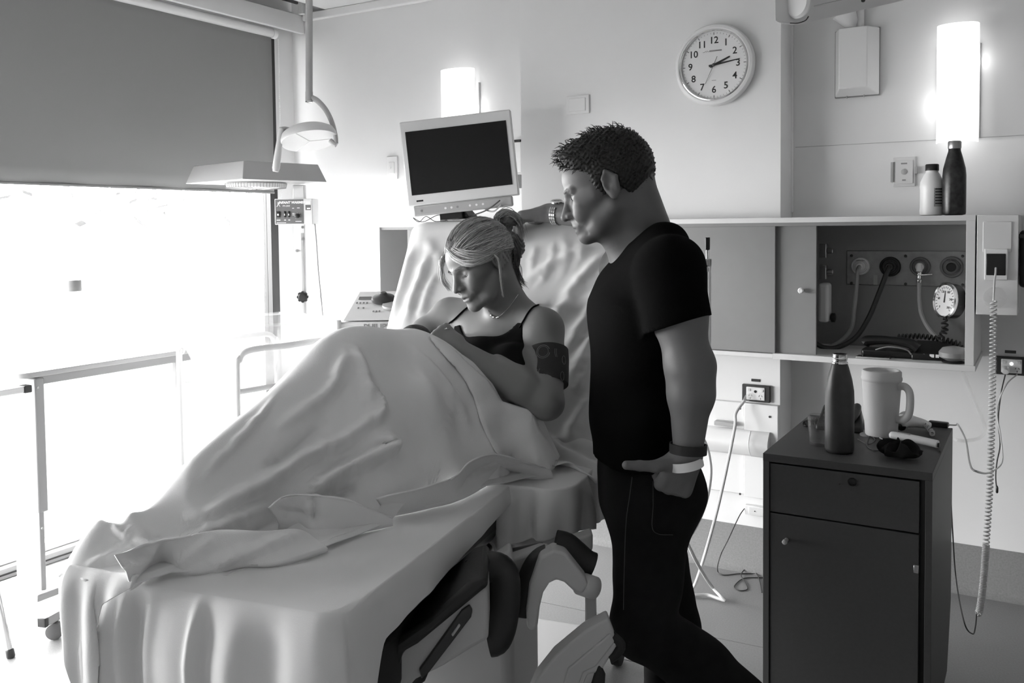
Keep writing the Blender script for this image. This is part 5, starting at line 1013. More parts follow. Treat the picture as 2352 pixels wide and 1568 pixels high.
class Group:
    def __init__(s, prims, k=.02):
        s.p = prims; s.k = k; s.bx = [p.box() for p in prims]; B = [p.box() for p in prims if not p.sub]; lo = np.min([b[0] for b in B], 0); hi = np.max([b[1] for b in B], 0); s.c = (lo+hi)/2; s.h = (hi-lo)/2+.005
    def box(s): return s.c-s.h, s.c+s.h
    def d(s, P, bb=None):
        lo, hi = bb if bb is not None else bounds(P)
        if (lo > s.c+s.h+.055).any() or (hi < s.c-s.h-.055).any(): return np.full(len(P), .09, np.float32)
        d = np.full(len(P), .09, np.float32)
        for p, (b0, b1) in zip(s.p, s.bx):
            if (lo > b1+.055).any() or (hi < b0-.055).any(): continue
            e = p.d(P); d = sm_max(d, -e, p.k) if p.sub else smin(d, e, p.k)
        return d
def bounds(P): return np.array([P[:, k].min() for k in range(3)]), np.array([P[:, k].max() for k in range(3)])
class Body:
    def __init__(s, groups): s.g = groups
    def d(s, P):
        d = np.full(len(P), .09, np.float32); bb = bounds(P)
        for g in s.g:
            if (bb[0] > g.c+g.h+.055).any() or (bb[1] < g.c-g.h-.055).any(): continue
            d = smin(d, g.d(P, bb), g.k)
        return d
    def box(s): B = [g.box() for g in s.g]; return np.min([b[0] for b in B], 0)-.02, np.max([b[1] for b in B], 0)+.02
def polygonize(fn, lo, hi, h, B=6, slack=1.25):
    fn0 = fn; fn = lambda X: fn0(X.astype(np.float32)).astype(np.float64)
    nb = np.ceil((hi-lo)/(h*B)).astype(int); I = np.stack(np.meshgrid(*[np.arange(n) for n in nb], indexing='ij'), -1).reshape(-1, 3)
    cen = lo+(I+.5)*B*h; J = I//8; od = np.lexsort((J[:, 2], J[:, 1], J[:, 0])); I = I[od]; cen = cen[od]; d = np.concatenate([fn(cen[i:i+1024]) for i in range(0, len(cen), 1024)]); I = I[np.abs(d) < .866*B*h*slack+h]; J = I//6; I = I[np.lexsort((J[:, 2], J[:, 1], J[:, 0]))]
    g = np.stack(np.meshgrid(*[np.arange(B+1)]*3, indexing='ij'), -1).reshape(-1, 3); dims = nb*B+1
    keys = []; verts = []; quads = []; W = B+1
    def key(c): return (c[..., 0].astype(np.int64)*dims[1]+c[..., 1])*dims[2]+c[..., 2]
    step = 216
    for i0 in range(0, len(I), step):
        Ib = I[i0:i0+step]; L = (Ib[:, None]*B+g[None]); D = fn((lo+L.reshape(-1, 3)*h)).reshape(len(Ib), W, W, W); L = L.reshape(len(Ib), W, W, W, 3)
        S = D < 0; c = np.stack([S[:, a:a+B, b:b+B, e:e+B] for a in (0, 1) for b in (0, 1) for e in (0, 1)], -1); act = c.any(-1) & ~c.all(-1)
        idx = np.argwhere(act)
        if len(idx):
            bi, x, y, z = idx.T; acc = np.zeros((len(idx), 3)); cnt = np.zeros(len(idx))
            cor = {(a, b, e): D[bi, x+a, y+b, z+e] for a in (0, 1) for b in (0, 1) for e in (0, 1)}
            for (p, q) in [((0, 0, 0), (1, 0, 0)), ((0, 1, 0), (1, 1, 0)), ((0, 0, 1), (1, 0, 1)), ((0, 1, 1), (1, 1, 1)), ((0, 0, 0), (0, 1, 0)), ((1, 0, 0), (1, 1, 0)), ((0, 0, 1), (0, 1, 1)), ((1, 0, 1), (1, 1, 1)), ((0, 0, 0), (0, 0, 1)), ((1, 0, 0), (1, 0, 1)), ((0, 1, 0), (0, 1, 1)), ((1, 1, 0), (1, 1, 1))]:
                dp, dq = cor[p], cor[q]; m = (dp < 0) != (dq < 0); t = dp[m]/(dp[m]-dq[m]); acc[m] += np.array(p)+t[:, None]*(np.array(q)-np.array(p)); cnt[m] += 1
            cell = L[bi, x, y, z]; keys.append(key(cell)); verts.append(lo+(cell+acc/cnt[:, None])*h)
        for ax in range(3):
            sl0 = [slice(None), slice(0, B), slice(0, B), slice(0, B)]; sl1 = list(sl0); sl1[ax+1] = slice(1, B+1); s0, s1 = S[tuple(sl0)], S[tuple(sl1)]
            e = np.argwhere(s0 != s1)
            if len(e):
                cell = L[e[:, 0], e[:, 1], e[:, 2], e[:, 3]]; fl = s0[e[:, 0], e[:, 1], e[:, 2], e[:, 3]]; u, v = (ax+1) % 3, (ax+2) % 3; eu = np.eye(3, dtype=int)[u]; ev = np.eye(3, dtype=int)[v]
                q = np.stack([cell-eu-ev, cell-ev, cell, cell-eu], 1); q[~fl] = q[~fl][:, ::-1]; quads.append(key(q))
    K = np.concatenate(keys); Vv = np.concatenate(verts); K, ui = np.unique(K, return_index=True); Vv = Vv[ui]; Q = np.concatenate(quads)
    pos = np.clip(np.searchsorted(K, Q), 0, len(K)-1); ok = (K[pos] == Q).all(1); F = pos[ok]
    od = np.lexsort(tuple(((Vv-lo)//(h*24)).T)); inv = np.empty_like(od); inv[od] = np.arange(len(od)); Vv = Vv[od]; F = inv[F]
    for _ in range(2):     # settle every vertex on the true surface
        ev_ = lambda X: np.concatenate([fn(X[i:i+4000]) for i in range(0, len(X), 4000)]); f0 = ev_(Vv); e = h*.4; G = np.stack([ev_(Vv+np.eye(3)[k]*e)-f0 for k in range(3)], -1)/e; g2 = (G*G).sum(1); stp = np.clip(f0/np.maximum(g2, .2), -h*.6, h*.6); Vv = Vv-G*stp[:, None]
    return Vv, F
def skin_obj(name, Vv, F, m, parent=None, paint=None, flip=False):
    me = bpy.data.meshes.new(name); o0 = parent_origin(parent) if parent is not None else 0
    W = (Vv-o0).astype(np.float32); me.vertices.add(len(W)); me.vertices.foreach_set('co', W.ravel())
    n = len(F); me.loops.add(4*n); me.loops.foreach_set('vertex_index', F.astype(np.int32).ravel()); me.polygons.add(n); me.polygons.foreach_set('loop_start', np.arange(0, 4*n, 4, dtype=np.int32)); me.polygons.foreach_set('loop_total', np.full(n, 4, dtype=np.int32)); me.update(calc_edges=True); me.validate()
    if paint is not None:
        at = me.color_attributes.new('tone', 'FLOAT_COLOR', 'POINT'); c = np.ones((len(W), 4), np.float32); c[:, :3] = paint[:, None]; at.data.foreach_set('color', c.ravel())
    return link(name, me, m, parent, smooth=180)
def mat_tone(name, v, rough, bump=.1, bscale=300, spec=.4, sss=0):
    m = mat(name, v, rough, bump=bump, bscale=bscale, spec=spec); nt = m.node_tree; b = nt.nodes['Principled BSDF']
    a = nt.nodes.new('ShaderNodeVertexColor'); a.layer_name = 'tone'; mx = nt.nodes.new('ShaderNodeMix'); mx.data_type = 'RGBA'; mx.blend_type = 'MULTIPLY'; mx.inputs[0].default_value = 1
    mx.inputs[6].default_value = (v, v, v, 1); nt.links.new(a.outputs[0], mx.inputs[7]); nt.links.new(mx.outputs[2], b.inputs['Base Color']); return m
mat_tone('skin_man', .135, .5, .12, 500); mat_tone('skin_woman', .22, .48, .08, 500); mat_tone('hair_blonde', .5, .45, 0); mat_tone('hair_dark', .018, .5, 0)
mat('tee', .0035, 1.0, bump=.3, bscale=900, spec=.08); mat('denim', .006, .92, bump=.4, bscale=1200, spec=.25, var=.2, vscale=40); mat('tank', .006, .9, bump=.2, bscale=900, spec=.2)
def axes(f, l, u): return np.stack([_r*f[0]-_u*f[1]+_fw*f[2], _r*l[0]-_u*l[1]+_fw*l[2], _r*u[0]-_u*u[1]+_fw*u[2]], 1)
class Head:
    def __init__(s, c, M, sc, female=False, open_eye=True): s.c, s.M, s.sc, s.fem, s.open = c, M, sc, female, open_eye
    def w(s, x, y, z): return s.c+s.M@V(x, y, z)*s.sc
    def loc(s, P): return ((P-s.c)@s.M)/s.sc
    def prims(s):
        S, w, M, fe = s.sc, s.w, s.M, s.fem
        def E(c, r, k=.012, sub=False, R=None): return Ell(w(*c), V(*r)*S, M if R is None else M@R, k*S, sub)
        def C(a, b, ra, rb, k=.012, sub=False): return Cone(w(*a), w(*b), ra*S, rb*S, k*S, None, sub)
        j = .93 if fe else 1; q = .004 if fe else .011
        P = [E((-.022, 0, .032), (.098, .078, .09), .01), E((.028, 0, .038), (.062, .066, .06), .03), E((.03, 0, -.04), (.058, .056*j, .066), .03), E((.045, 0, -.03), (.045, .05*j, .06), .02),
             C((.083, 0, -.094+q), (.085, 0, -.102+q), .017*j, .016*j, .02)]
        for y in (-1, 1):
            P += [C((-.002, y*.057*j, -.05), (.045, y*.04*j, -.092+q), .017, .016, .022), C((.045, y*.04*j, -.092+q), (.08, y*.012, -.104+q), .016, .015, .018),
                  C((.064, y*.044, -.018), (.03, y*.06, -.012), .019 if not fe else .018, .014, .02), E((.072, y*.034, -.042), (.021, .018, .021), .014),
                  C((.088, y*.008, .019 if not fe else .022), (.074, y*.046, .018 if not fe else .02), .0082 if not fe else .0068, .0075, .010)]
        for y in (-1, 1): P += [E((.093, y*.031, .002), (.0175, .0155, .0115), .010, True)]
        for y in (-1, 1): P += [E((.0695, y*.0315, .0005), (.0135, .0142, .0125), .003)]
        P += [C((.089, 0, .014), (.108, 0, -.022), .0065, .0085, .010), C((.106, 0, -.024), (.1155, 0, -.0315), .0095, .0098 if not fe else .0088, .008), C((.1, 0, -.036), (.096, 0, -.05), .007, .008, .012)]
        for y in (-1, 1): P += [E((.101, y*.0125, -.034), (.0105, .0068, .0075), .006)]
        for y in (-1, 1): P += [E((.1075, y*.0075, -.0415), (.005, .0035, .0035), .003, True)]
        P += [E((.088, 0, -.064), (.014, .026, .016), .014), E((.0965, 0, -.0615), (.0075, .019, .0055), .006), E((.0945, 0, -.0735), (.0085, .018, .0062), .006), E((.107, 0, -.0675), (.012, .021, .0018 if not fe else .0034), .003, True)]
        for y in (-1, 1): P += [C((.103, y*.0195, -.036), (.090, y*.036, -.066), .0028, .003, .007, True), C((.090, y*.036, -.066), (.078, y*.036, -.088), .003, .0022, .008, True)]
        for y in (-1, 1):   # ears
            P += [E((-.014, y*.078, -.004), (.019, .008, .032), .006), E((-.006, y*.0872, -.005), (.0085, .0075, .0125), .003, True), E((-.013, y*.0872, .006), (.0095, .0050, .019), .003, True), E((-.012, y*.081, -.03), (.009, .006, .010), .006),
                  Cone(w(-.031, y*.083, .008), w(-.012, y*.0835, .028), .0042*S, .004*S, .004*S), Cone(w(-.012, y*.0835, .028), w(.001, y*.081, .012), .004*S, .0035*S, .004*S), Cone(w(-.031, y*.083, .008), w(-.024, y*.081, -.022), .0042*S, .0045*S, .005*S)]
        return P
    def paint(s, P):
        L = s.loc(P); t = np.ones(len(P)); x, y, z = L.T; inh = (np.abs(x) < .16) & (np.abs(y) < .12) & (z > -.14) & (z < .16); ay = np.abs(y)
        def spot(c, r, v, soft=.35):
            d = np.sqrt(((x-c[0])/r[0])**2+((ay-c[1])/r[1])**2+((z-c[2])/r[2])**2); return 1-(1-v)*np.clip((1-d)/soft, 0, 1)
        t2 = spot((.1, 0, -.0615), (.010, .019, .0055), .62)*spot((.098, 0, -.0735), (.010, .018, .006), .62)*spot((.1, 0, -.0672), (.012, .021, .0026), .15)
        t2 = t2*spot((.083, .029, .0215), (.03, .023, .0062 if not s.fem else .004), .12 if not s.fem else .42, .6)
        if s.open: t2 = t2*spot((.083, .0315, .0052), (.02, .0145, .0028), .12)*spot((.085, .030, .0), (.012, .0062, .0058), .05, .3)*spot((.083, .0315, -.006), (.02, .013, .0016), .45)
        else: t2 = t2*spot((.083, .0315, -.0052), (.02, .0140, .0027), .06)
        t2 = t2*spot((.108, .0075, -.0415), (.006, .004, .004), .15)
        if not s.fem: t2 = t2*(1-.16*np.clip((-.045-z)/.02, 0, 1)*np.clip((x-.01)/.03, 0, 1))
        t[inh] = t2[inh]; return t
def hand_prims(wr, d, dorsal, side, curls, L=1.0, spread=.12, thumb=None):
    """palm and five fingers; d: wrist->knuckles, dorsal: back of the hand, side: +1 thumb on the +x side of (d x dorsal)"""
    d = unit(d); n = unit(dorsal-d*(dorsal@d)); s = np.cross(d, n)*side; P = [Cone(wr, wr+d*.03*L, .026*L, .028*L, .02, (n, 1.25))]
    for o in (-.022, .0, .022): P.append(Cone(wr+d*.02*L+s*o*.8*L, wr+d*.082*L+s*o*1.15*L, .017*L, .0145*L, .014))
    base = [(.030, .084, (.040, .025, .021), .0092), (.010, .088, (.045, .028, .022), .0096), (-.010, .085, (.042, .027, .021), .0091), (-.029, .076, (.033, .021, .019), .0080)]
    for (o, l, seg, r), c in zip(base, curls):
        p = wr+d*l*L+s*o*L; a = 0; dirv = unit(d+s*o*spread*8)
        P.append(Cone(wr+d*.05*L+s*o*.8*L, p, .011*L, r*1.1*L, .008))
        for q, (sl, cc) in enumerate(zip(seg, c)):
            a += cc; v = dirv*math.cos(a)-n*math.sin(a); e = p+v*sl*L; P.append(Cone(p, e, r*L*(1.06-.08*q), r*L*(.98-.1*q), .004)); p = e
    t0 = wr+d*.022*L+s*.022*L
    if isinstance(thumb, str): thumb = (unit(d*.85+s*.1-n*.55), unit(d*.6-s*.35-n*.6))
    td = thumb if thumb is not None else (unit(d*.7+s*.75-n*.25), unit(d*.95+s*.3-n*.2))
    p1 = t0+unit(td[0])*.045*L; p2 = p1+unit(td[1])*.034*L; p3 = p2+unit(td[1]+(td[2] if len(td) > 2 else 0*td[1]))*.028*L
    P += [Cone(t0, p1, .017*L, .0125*L, .014), Cone(p1, p2, .0122*L, .0108*L, .006), Cone(p2, p3, .0108*L, .0092*L, .004)]
    return P
def folds_noise(P, seed, scale, aniso=None):
    r = np.random.RandomState(seed); o = np.zeros(len(P))
    for k in range(6):
        d = r.randn(3); d /= np.linalg.norm(d)
        if aniso is not None: d = unit(d-unit(aniso)*(d@unit(aniso))*.75)
        o += np.sin(P@d*scale*r.uniform(.6, 1.8)+r.rand()*6.3+1.1*np.sin(P@r.randn(3)*scale*.3))*(1/(1+.4*k))
    return o/3
def strands(name, paths, rad, m, parent, tones, sides=3):
    vs = []; fs = []; tn = []; o = 0
    for P, tone in zip(paths, tones):
        P = np.asarray(P); n = len(P); T = np.gradient(P, axis=0); T /= np.maximum(np.linalg.norm(T, axis=1, keepdims=True), 1e-9)
        ref = np.where(np.abs(T[:, 2:3]) > .9, V(1, 0, 0), V(0, 0, 1)); X = np.cross(ref, T); X /= np.maximum(np.linalg.norm(X, axis=1, keepdims=True), 1e-9); Y = np.cross(T, X); rr = rad*np.interp(np.linspace(0, 1, n), [0, .15, .7, 1], [.6, 1, .9, .15])[:, None]
        for k in range(sides): a = 2*math.pi*k/sides; vs.append(P+X*math.cos(a)*rr+Y*math.sin(a)*rr)
        for i in range(n-1):
            for k in range(sides): l = (k+1) % sides; fs.append((o+k*n+i, o+l*n+i, o+l*n+i+1, o+k*n+i+1))
        o += n*sides; tn += [tone]*(n*sides)
    return skin_obj(name, np.concatenate(vs), np.array(fs), m, parent, np.array(tn))

def face_details(H, par, man_=False):
    """lash lines, brows and lip line as fine hair-thin geometry lying on the skin"""
    def surf(pts, fn, lift): # slide points along the head's forward axis onto the skin
        p = np.array([H.w(.15, y, z) for (x, y, z) in pts]); d = -H.M[:, 0]
        for _ in range(70):
            e = fn(p.astype(np.float32)); p = p+d*np.where(e < .0004, 0, np.clip(e*.8, .0003, .024))[:, None]
        return list(p-d*lift)
    G = Body([Group(H.prims(), .012)])
    for y in (-1, 1):
        zc = -.0045 if not man_ else .0055; sag = -.0030 if not man_ else .0035
        q = surf([(0, y*(.0315+.0125*u), zc+(sag if not man_ else sag)*(1-u*u)-(0 if not man_ else .0015*u*y*0)) for u in np.linspace(-1, 1, 13)], G.d, .0004)
        MB().tube(q, [.0004+.0009*math.sin(math.pi*min(1, .15+i/12)) for i in range(13)], 5).build('lash_line', 'lash', par)
        if man_:
            q = surf([(0, y*(.0315+.012*u), -.0045-.0012*(1-u*u)) for u in np.linspace(-1, 1, 11)], G.d, .0002); MB().tube(q, .0006, 4).build('lower_lid', 'lash_soft', par)
            q = surf([(0, y*.031, .0005)], G.d, -.0012)[0]; MB().lathe([(.0005, .0022), (.0042, .0012), (.0052, -.001), (.001, -.002)], q, H.M[:, 0], 14).build('iris', 'screen', par)
        b = MB(); rr_ = np.random.RandomState(3+y); pts = []; L_ = .007
        for i in range(70):
            u = rr_.rand(); y0 = .010+.036*u; z0 = (.0175 if man_ else .0195)+.006*math.sin(math.pi*min(1, u*.85+.1))+rr_.randn()*(.0016 if man_ else .0011)
            pts += [(0, y*y0, z0), (0, y*(y0+L_*.6), z0+.001), (0, y*(y0+L_), z0+.0005)]
        pts = surf(pts, G.d, .0006)
        for i in range(70): b.tube(pts[3*i:3*i+3], [.0006, .0005, .0002], 3)
        b.build('eyebrow', 'lash' if man_ else 'lash_soft', par)
    q = surf([(0, .021*u, -.0672+.0022*u*u) for u in np.linspace(-1, 1, 13)], G.d, -.0008); MB().tube(q, [.0005+.0008*(1-abs(u)) for u in np.linspace(-1, 1, 13)], 5).build('lip_line', 'lash_soft', par)
mat('lash', .012, .6, bump=.02, bscale=100); mat('lash_soft', .07, .6, bump=.02, bscale=100)
# ================================================================== the man
def at(x, y, D): return pD(x, y, D)
_f = unit(V(-.925, .365, .12)); _up = unit(V(-.36, -.932, .04)-_f*(V(-.36, -.932, .04)@_f)); MH = Head(at(1390, 430, 2.2), axes(_f, np.cross(_up, _f), _up), 1.03)
Rv, Dn, Fw = _r, -_u, _fw
nk0, nk1 = MH.w(-.03, 0, -.06), at(1487, 592, 2.24)
shN, shF = at(1540, 622, 2.04), at(1432, 618, 2.48)
torso = [Cone(at(1482, 1090, 2.24), at(1462, 930, 2.24), .105, .095, .03, (Fw, .66)), Cone(at(1462, 930, 2.24), at(1475, 720, 2.25), .098, .115, .04, (Fw, .64)), Cone(at(1475, 720, 2.25), at(1492, 640, 2.26), .115, .085, .04, (Fw, .6)),
         Cone(shN, shF, .064, .064, .05), Cone(nk1, at(1485, 640, 2.26), .07, .085, .05)]
G_torso = Group(torso, .03)
G_neck = Group([Cone(nk0, nk1, .056, .066, .02), Cone(MH.w(-.07, 0, -.02), at(1500, 566, 2.24), .045, .06, .03), Cone(MH.w(.03, 0, -.085), at(1452, 606, 2.21), .03, .045, .03)], .03)
elN, wrN = at(1582, 842, 2.0), at(1580, 1042, 2.0)
arm = [Cone(shN, at(1560, 720, 2.02), .066, .058, .03), Cone(at(1560, 720, 2.02), elN, .058, .05, .03), Cone(elN, at(1586, 905, 2.0), .052, .049, .02), Cone(at(1586, 905, 2.0), wrN, .048, .0315, .02), Cone(elN+Rv*.012, at(1592, 900, 2.0), .04, .035, .03)]
G_armN = Group(arm, .025)
# hand pushed into the back pocket, thumb outside along the belt
hd = unit(at(1550, 1112, 2.02)-wrN); 
G_handN = Group(hand_prims(wrN, hd, -Fw*1.0+Rv*.1, 1, [(1.55, .15, .0), (1.45, .15, .0), (1.4, .15, .0), (1.4, .15, .0)], 1.08, .05, (unit(at(1500, 1082, 1.965)-at(1556, 1062, 1.99)), unit(at(1440, 1079, 1.95)-at(1508, 1082, 1.96)))), .015)
elF, wrF = at(1440, 503, 2.82), at(1262, 489, 2.97)
armF = [Cone(shF, elF, .058, .048, .03), Cone(elF, at(1380, 496, 2.87), .05, .047, .02), Cone(at(1380, 496, 2.87), wrF, .047, .032, .02)]
G_armF = Group(armF, .025)
G_handF = Group(hand_prims(wrF, at(1196, 498, 3.0)-wrF, -Dn+Fw*.1, 1, [(.55, .5, .3), (.6, .55, .3), (.65, .5, .3), (.7, .5, .3)], 1.08, .06), .015)
hipN, hipF = at(1500, 1120, 2.17), at(1470, 1120, 2.37); knN, knF = at(1478, 1432, 2.15), at(1545, 1440, 2.48); anN, anF = at(1800, 1690, 2.24), at(1520, 1700, 2.62)
legs = [Cone(hipN, knN, .088, .062, .04), Cone(knN, knN*.6+anN*.4, .06, .056, .03), Cone(knN*.6+anN*.4, anN, .056, .038, .03), Cone(hipF, knF, .085, .06, .04), Cone(knF, anF, .058, .036, .03), Cone(at(1484, 1090, 2.24), at(1485, 1130, 2.26), .108, .104, .04, (Fw, .68))]
G_legs = Group(legs, .03)
MAN = Body([Group(MH.prims(), .012), G_neck, G_torso, G_armN, G_handN, G_armF, G_handF])
lo, hi = MAN.box(); vv, ff = polygonize(MAN.d, lo, hi, .0039)
man = tag(skin_obj('person', vv, ff, 'skin_man', None, MH.paint(vv)), 'man in black t-shirt and dark jeans leaning over the bed', 'person')
# t-shirt
class Shirt:
    def __init__(s):
        s.tor = Group([Cone(at(1482, 1100, 2.24), at(1462, 930, 2.24), .130, .110, .03, (Fw, .65)), Cone(at(1462, 930, 2.24), at(1473, 720, 2.25), .110, .126, .04, (Fw, .64)), Cone(at(1473, 720, 2.25), at(1494, 640, 2.26), .126, .096, .04, (Fw, .6)), Cone(shN, shF, .076, .076, .05), Cone(nk1, at(1485, 650, 2.26), .078, .1, .05), Cone(at(1528, 560, 2.14), at(1500, 575, 2.24), .05, .06, .05)], .03)
        s.sl = Group([Cone(shN, at(1561, 790, 2.01), .076, .077, .03)], .03); s.sf = Group([Cone(shF, elF, .07, .058, .03)], .03)
        a, b, c = at(1498, 762, 2.01), at(1612, 728, 2.01), None; ax = unit(at(1574, 760, 2.01)-shN); m = (a+b)/2
        e = unit(b-a); s.sn = unit(np.cross(e, unit(CAMP-m))); s.sn = s.sn if s.sn@ax > 0 else -s.sn; s.sm = m
        s.fn = unit(elF-shF); s.fm = shF+s.fn*.19
        s.hz = at(1450, 1056, 2.2)[2]
        q0, q1, q2 = at(1408, 588, 2.16), at(1500, 512, 2.2), at(1470, 560, 2.40); s.nn = unit(np.cross(q1-q0, q2-q0)); s.nn = s.nn if s.nn[2] > 0 else -s.nn; s.nm = q0
    def d(s, P):
        t = s.tor.d(P); t = np.maximum(t, -(P[:, 2]-s.hz)); a = np.maximum(s.sl.d(P), (P-s.sm)@s.sn); b = np.maximum(s.sf.d(P), (P-s.fm)@s.fn)
        d = smin(smin(t, a, .02), b, .02); d = sm_max(d, (P-s.nm)@s.nn, .006)
        core = (P-at(1475, 800, 2.25)); d = d+.0045*folds_noise(P, 4, 26, V(.3, 0, .2))*np.clip((P[:, 2]-.7)/.3, .3, 1)
        nk = np.minimum(G_neck.p[0].d(P), G_neck.p[1].d(P))-.006
        return sm_max(d, -np.where(P[:, 2] > nk1[2]-.03, nk, 1), .006)
SH = Shirt(); lo, hi = SH.tor.box(); lo2, hi2 = SH.sl.box(); lo3, hi3 = SH.sf.box()
vv, ff = polygonize(SH.d, np.minimum(np.minimum(lo, lo2), lo3)-.02, np.maximum(np.maximum(hi, hi2), hi3)+.02, .005); skin_obj('t_shirt', vv, ff, 'tee', man)
class Jeans:
    def __init__(s):
        s.g = Group([Cone(hipN, knN, .098, .075, .04), Cone(knN, knN*.6+anN*.4, .074, .074, .03), Cone(knN*.6+anN*.4, anN, .074, .062, .03), Cone(hipF, knF, .095, .072, .04), Cone(knF, anF, .072, .06, .03), Cone(at(1480, 1000, 2.24), at(1486, 1135, 2.26), .118, .120, .04, (Fw, .66)), Cone(at(1552, 1130, 2.16), at(1545, 1150, 2.3), .07, .07, .05)], .03); s.top = at(1450, 1020, 2.2)[2]
    def d(s, P):
        d = s.g.d(P); d = np.maximum(d, P[:, 2]-s.top); k = np.exp(-((P-knN)**2).sum(1)/.03)
        return d+(.003+.007*k)*folds_noise(P, 8, 34)
JE = Jeans(); lo, hi = JE.g.box(); vv, ff = polygonize(JE.d, lo-.02, hi+.02, .0065); je = skin_obj('jeans', vv, ff, 'denim', man)
mat('thread', .05, .8, bump=.1, bscale=500)
def stitch(pts, name='stitched_seam'):
    q = []
    for (x, y) in curve_pts([(a, b, 0) for a, b in pts], 30)[:, :2]:
        D = 1.9; r = _ray(x, y)
        for _ in range(60):
            dd_ = JE.d((CAMP+r*D)[None])[0]
            if dd_ < .0008: break
            D += max(dd_*.8, .0006)
        q.append(CAMP+r*(D-.0008))
    MB().tube(q, .0011, 4).build(name, 'thread', je)
stitch([(1500, 1105), (1500, 1160), (1498, 1210), (1512, 1226), (1545, 1228)]); stitch([(1452, 1095), (1446, 1140), (1438, 1200), (1434, 1300), (1432, 1400)]); stitch([(1392, 1062), (1405, 1075), (1440, 1082)])
# shoes
for an, dv in ((anN, unit(V(-.75, .25, -.55))), (anF, unit(-Rv*.9+V(0, 0, -.1)))):
    f2 = unit(dv*V(1, 1, 0)); bz = an-V(0, 0, .07)
    if an is anF: bz = V(an[0], an[1], .045)
    else: bz = V(an[0], an[1], max(an[2]-.09, .06))
    g = Body([Group([Cone(an-V(0, 0, .0), bz-f2*.03, .058, .05, .03), Cone(bz-f2*.03, bz+f2*.13+V(0, 0, -.01 if an is anF else -bz[2]+.045), .046, .04, .03)], .03)]); lo, hi = g.box()
    vv, ff = polygonize(g.d, lo, hi, .007); skin_obj('boot', vv, ff, 'black_vinyl', man)
# hair: cropped cap with curls
class HairM:
    def d(s, P):
        L = MH.loc(P); x, y, z = L.T; cap = Ell((-.024, 0, .034), (.108, .086, .1)).d(L); top = Ell((.02, 0, .075), (.075, .07, .052)).d(L); d = smin(cap, top, .02)
        hl = np.where(x > .0, np.maximum((x-.062)*.8-(z-.055)*.55, -(z-.045-(x-.03)*.1)), -1)
        front = (x-.064)*.9-(z-.066)*.35                     # hairline over the forehead
        side = .022-z+np.clip(x-.012, 0, .1)*.9                # temples
        ear = np.where(x < .02, (-.012-z)+np.where(x < -.03, -.075*np.clip((-.03-x)/.05, 0, 1), 0), side)
        burn = np.maximum(np.abs(x-.014)-.011, -(z+.022))     # sideburn in front of the ear
        cut = np.maximum(front, np.minimum(np.where(x < .004, ear, side), burn))
        d = sm_max(d+.0016*np.sin(x*420+8*np.sin(z*90))*np.sin(y*400+6*np.sin(x*80))+.0012*np.sin(z*600+x*300), cut+.0012*np.sin(x*300+z*200), .005)
        d = np.maximum(d, -np.minimum(Ell((-.014, .082, -.004), (.022, .016, .034)).d(L), Ell((-.014, -.082, -.004), (.022, .016, .034)).d(L)))
        return d*MH.sc
HM = HairM(); c = MH.c; vv, ff = polygonize(HM.d, c-.19, c+.19, .0032, slack=1.8); L = MH.loc(vv)
rr = np.random.RandomState(2); tone = .9+.35*np.sin(L[:, 0]*500)*np.sin(L[:, 2]*430); tone[(L[:, 2] < .03) & (L[:, 0] > -.02)] *= 1.6
hair = skin_obj('hair', vv, ff, 'hair_dark', man, np.clip(tone, .3, 3))
paths = []; tones = []
sel = rr.choice(len(vv), 1500)
for i in sel:
    l = L[i]; nrm = unit(l-V(-.02, 0, .02)); topness = np.clip((l[2]-.05)/.06, 0, 1); ln = .006+.014*topness*rr.rand()
    if l[0] > .04 and l[2] > .05: ln += .008
    if l[2] < .03 and rr.rand() < .5: continue
    fwd = unit(V(.6, rr.randn()*.4, -.1)+rr.randn(3)*.4); p = l-nrm*.002; q = [p]
    for k in range(5): nrm2 = unit(nrm*(1-.22*k)+fwd*(.15+.3*k)+rr.randn(3)*.18); p = p+nrm2*ln/4; q.append(p)
    paths.append([MH.w(*p) for p in q]); tones.append(rr.uniform(.5, 1.6)*(2.6 if (rr.rand() < .22 and l[2] < .05 and l[0] > -.04) else 1))
strands('hair_curls', paths, .0011, 'hair_dark', man, tones)
# watch, band and bracelet
def band_around(name, c, ax, r1, r2, w, m, th, par=None, label=None, cat=None, hint=None, arc=(0, 2*math.pi), n=48):
    ax = unit(ax); x, y, _ = frame(ax, hint); g = []
    prof = [(-w/2, 0), (-w/2, th), (w/2, th), (w/2, 0)]
    for (h, e) in prof+prof[:1]: g.append([c+ax*h+x*math.cos(t)*(r1+e)+y*math.sin(t)*(r2+e) for t in np.linspace(*arc, n)])
    o = MB().grid(np.array(g)).build(name, m, par, smooth=50)
    return tag(o, label, cat) if label else o
wa = thing('wristwatch', 'steel wristwatch with link bracelet on the arm over the backrest', 'watch', at(1273, 470, 2.94)); wc = wrF+unit(elF-wrF)*.03; wax = unit(elF-wrF); upv = unit(-Dn*.93-Fw*.35); upv = unit(upv-wax*(upv@wax)); sdv = np.cross(wax, upv)
rW = .0365
for i in range(22):
    t = 2*math.pi*i/22; d = upv*math.cos(t)+sdv*math.sin(t); tg = -upv*math.sin(t)+sdv*math.cos(t)
    if math.cos(t) > .8: continue
    m = MB(); m.M = TM(wc+d*rW, wax, tg, d)
    for k in (-1, 0, 1): m.box((k*.0072-.0033, -.0044, -.001), (k*.0072+.0033, .0044, .0026))
    m.build('bracelet_link', 'steel', wa, .0006, seg=1)
MB().lathe([(.016, 0), (.0205, .003), (.021, .008), (.0185, .0105), (.0165, .0098)], wc+upv*(rW-.002), upv, 32, ring=False).build('case', 'chrome', wa)
MB().lathe([(.0165, .0099), (.0165, .0104)], wc+upv*(rW-.002), upv, 32).build('dial', 'grey_plastic', wa)
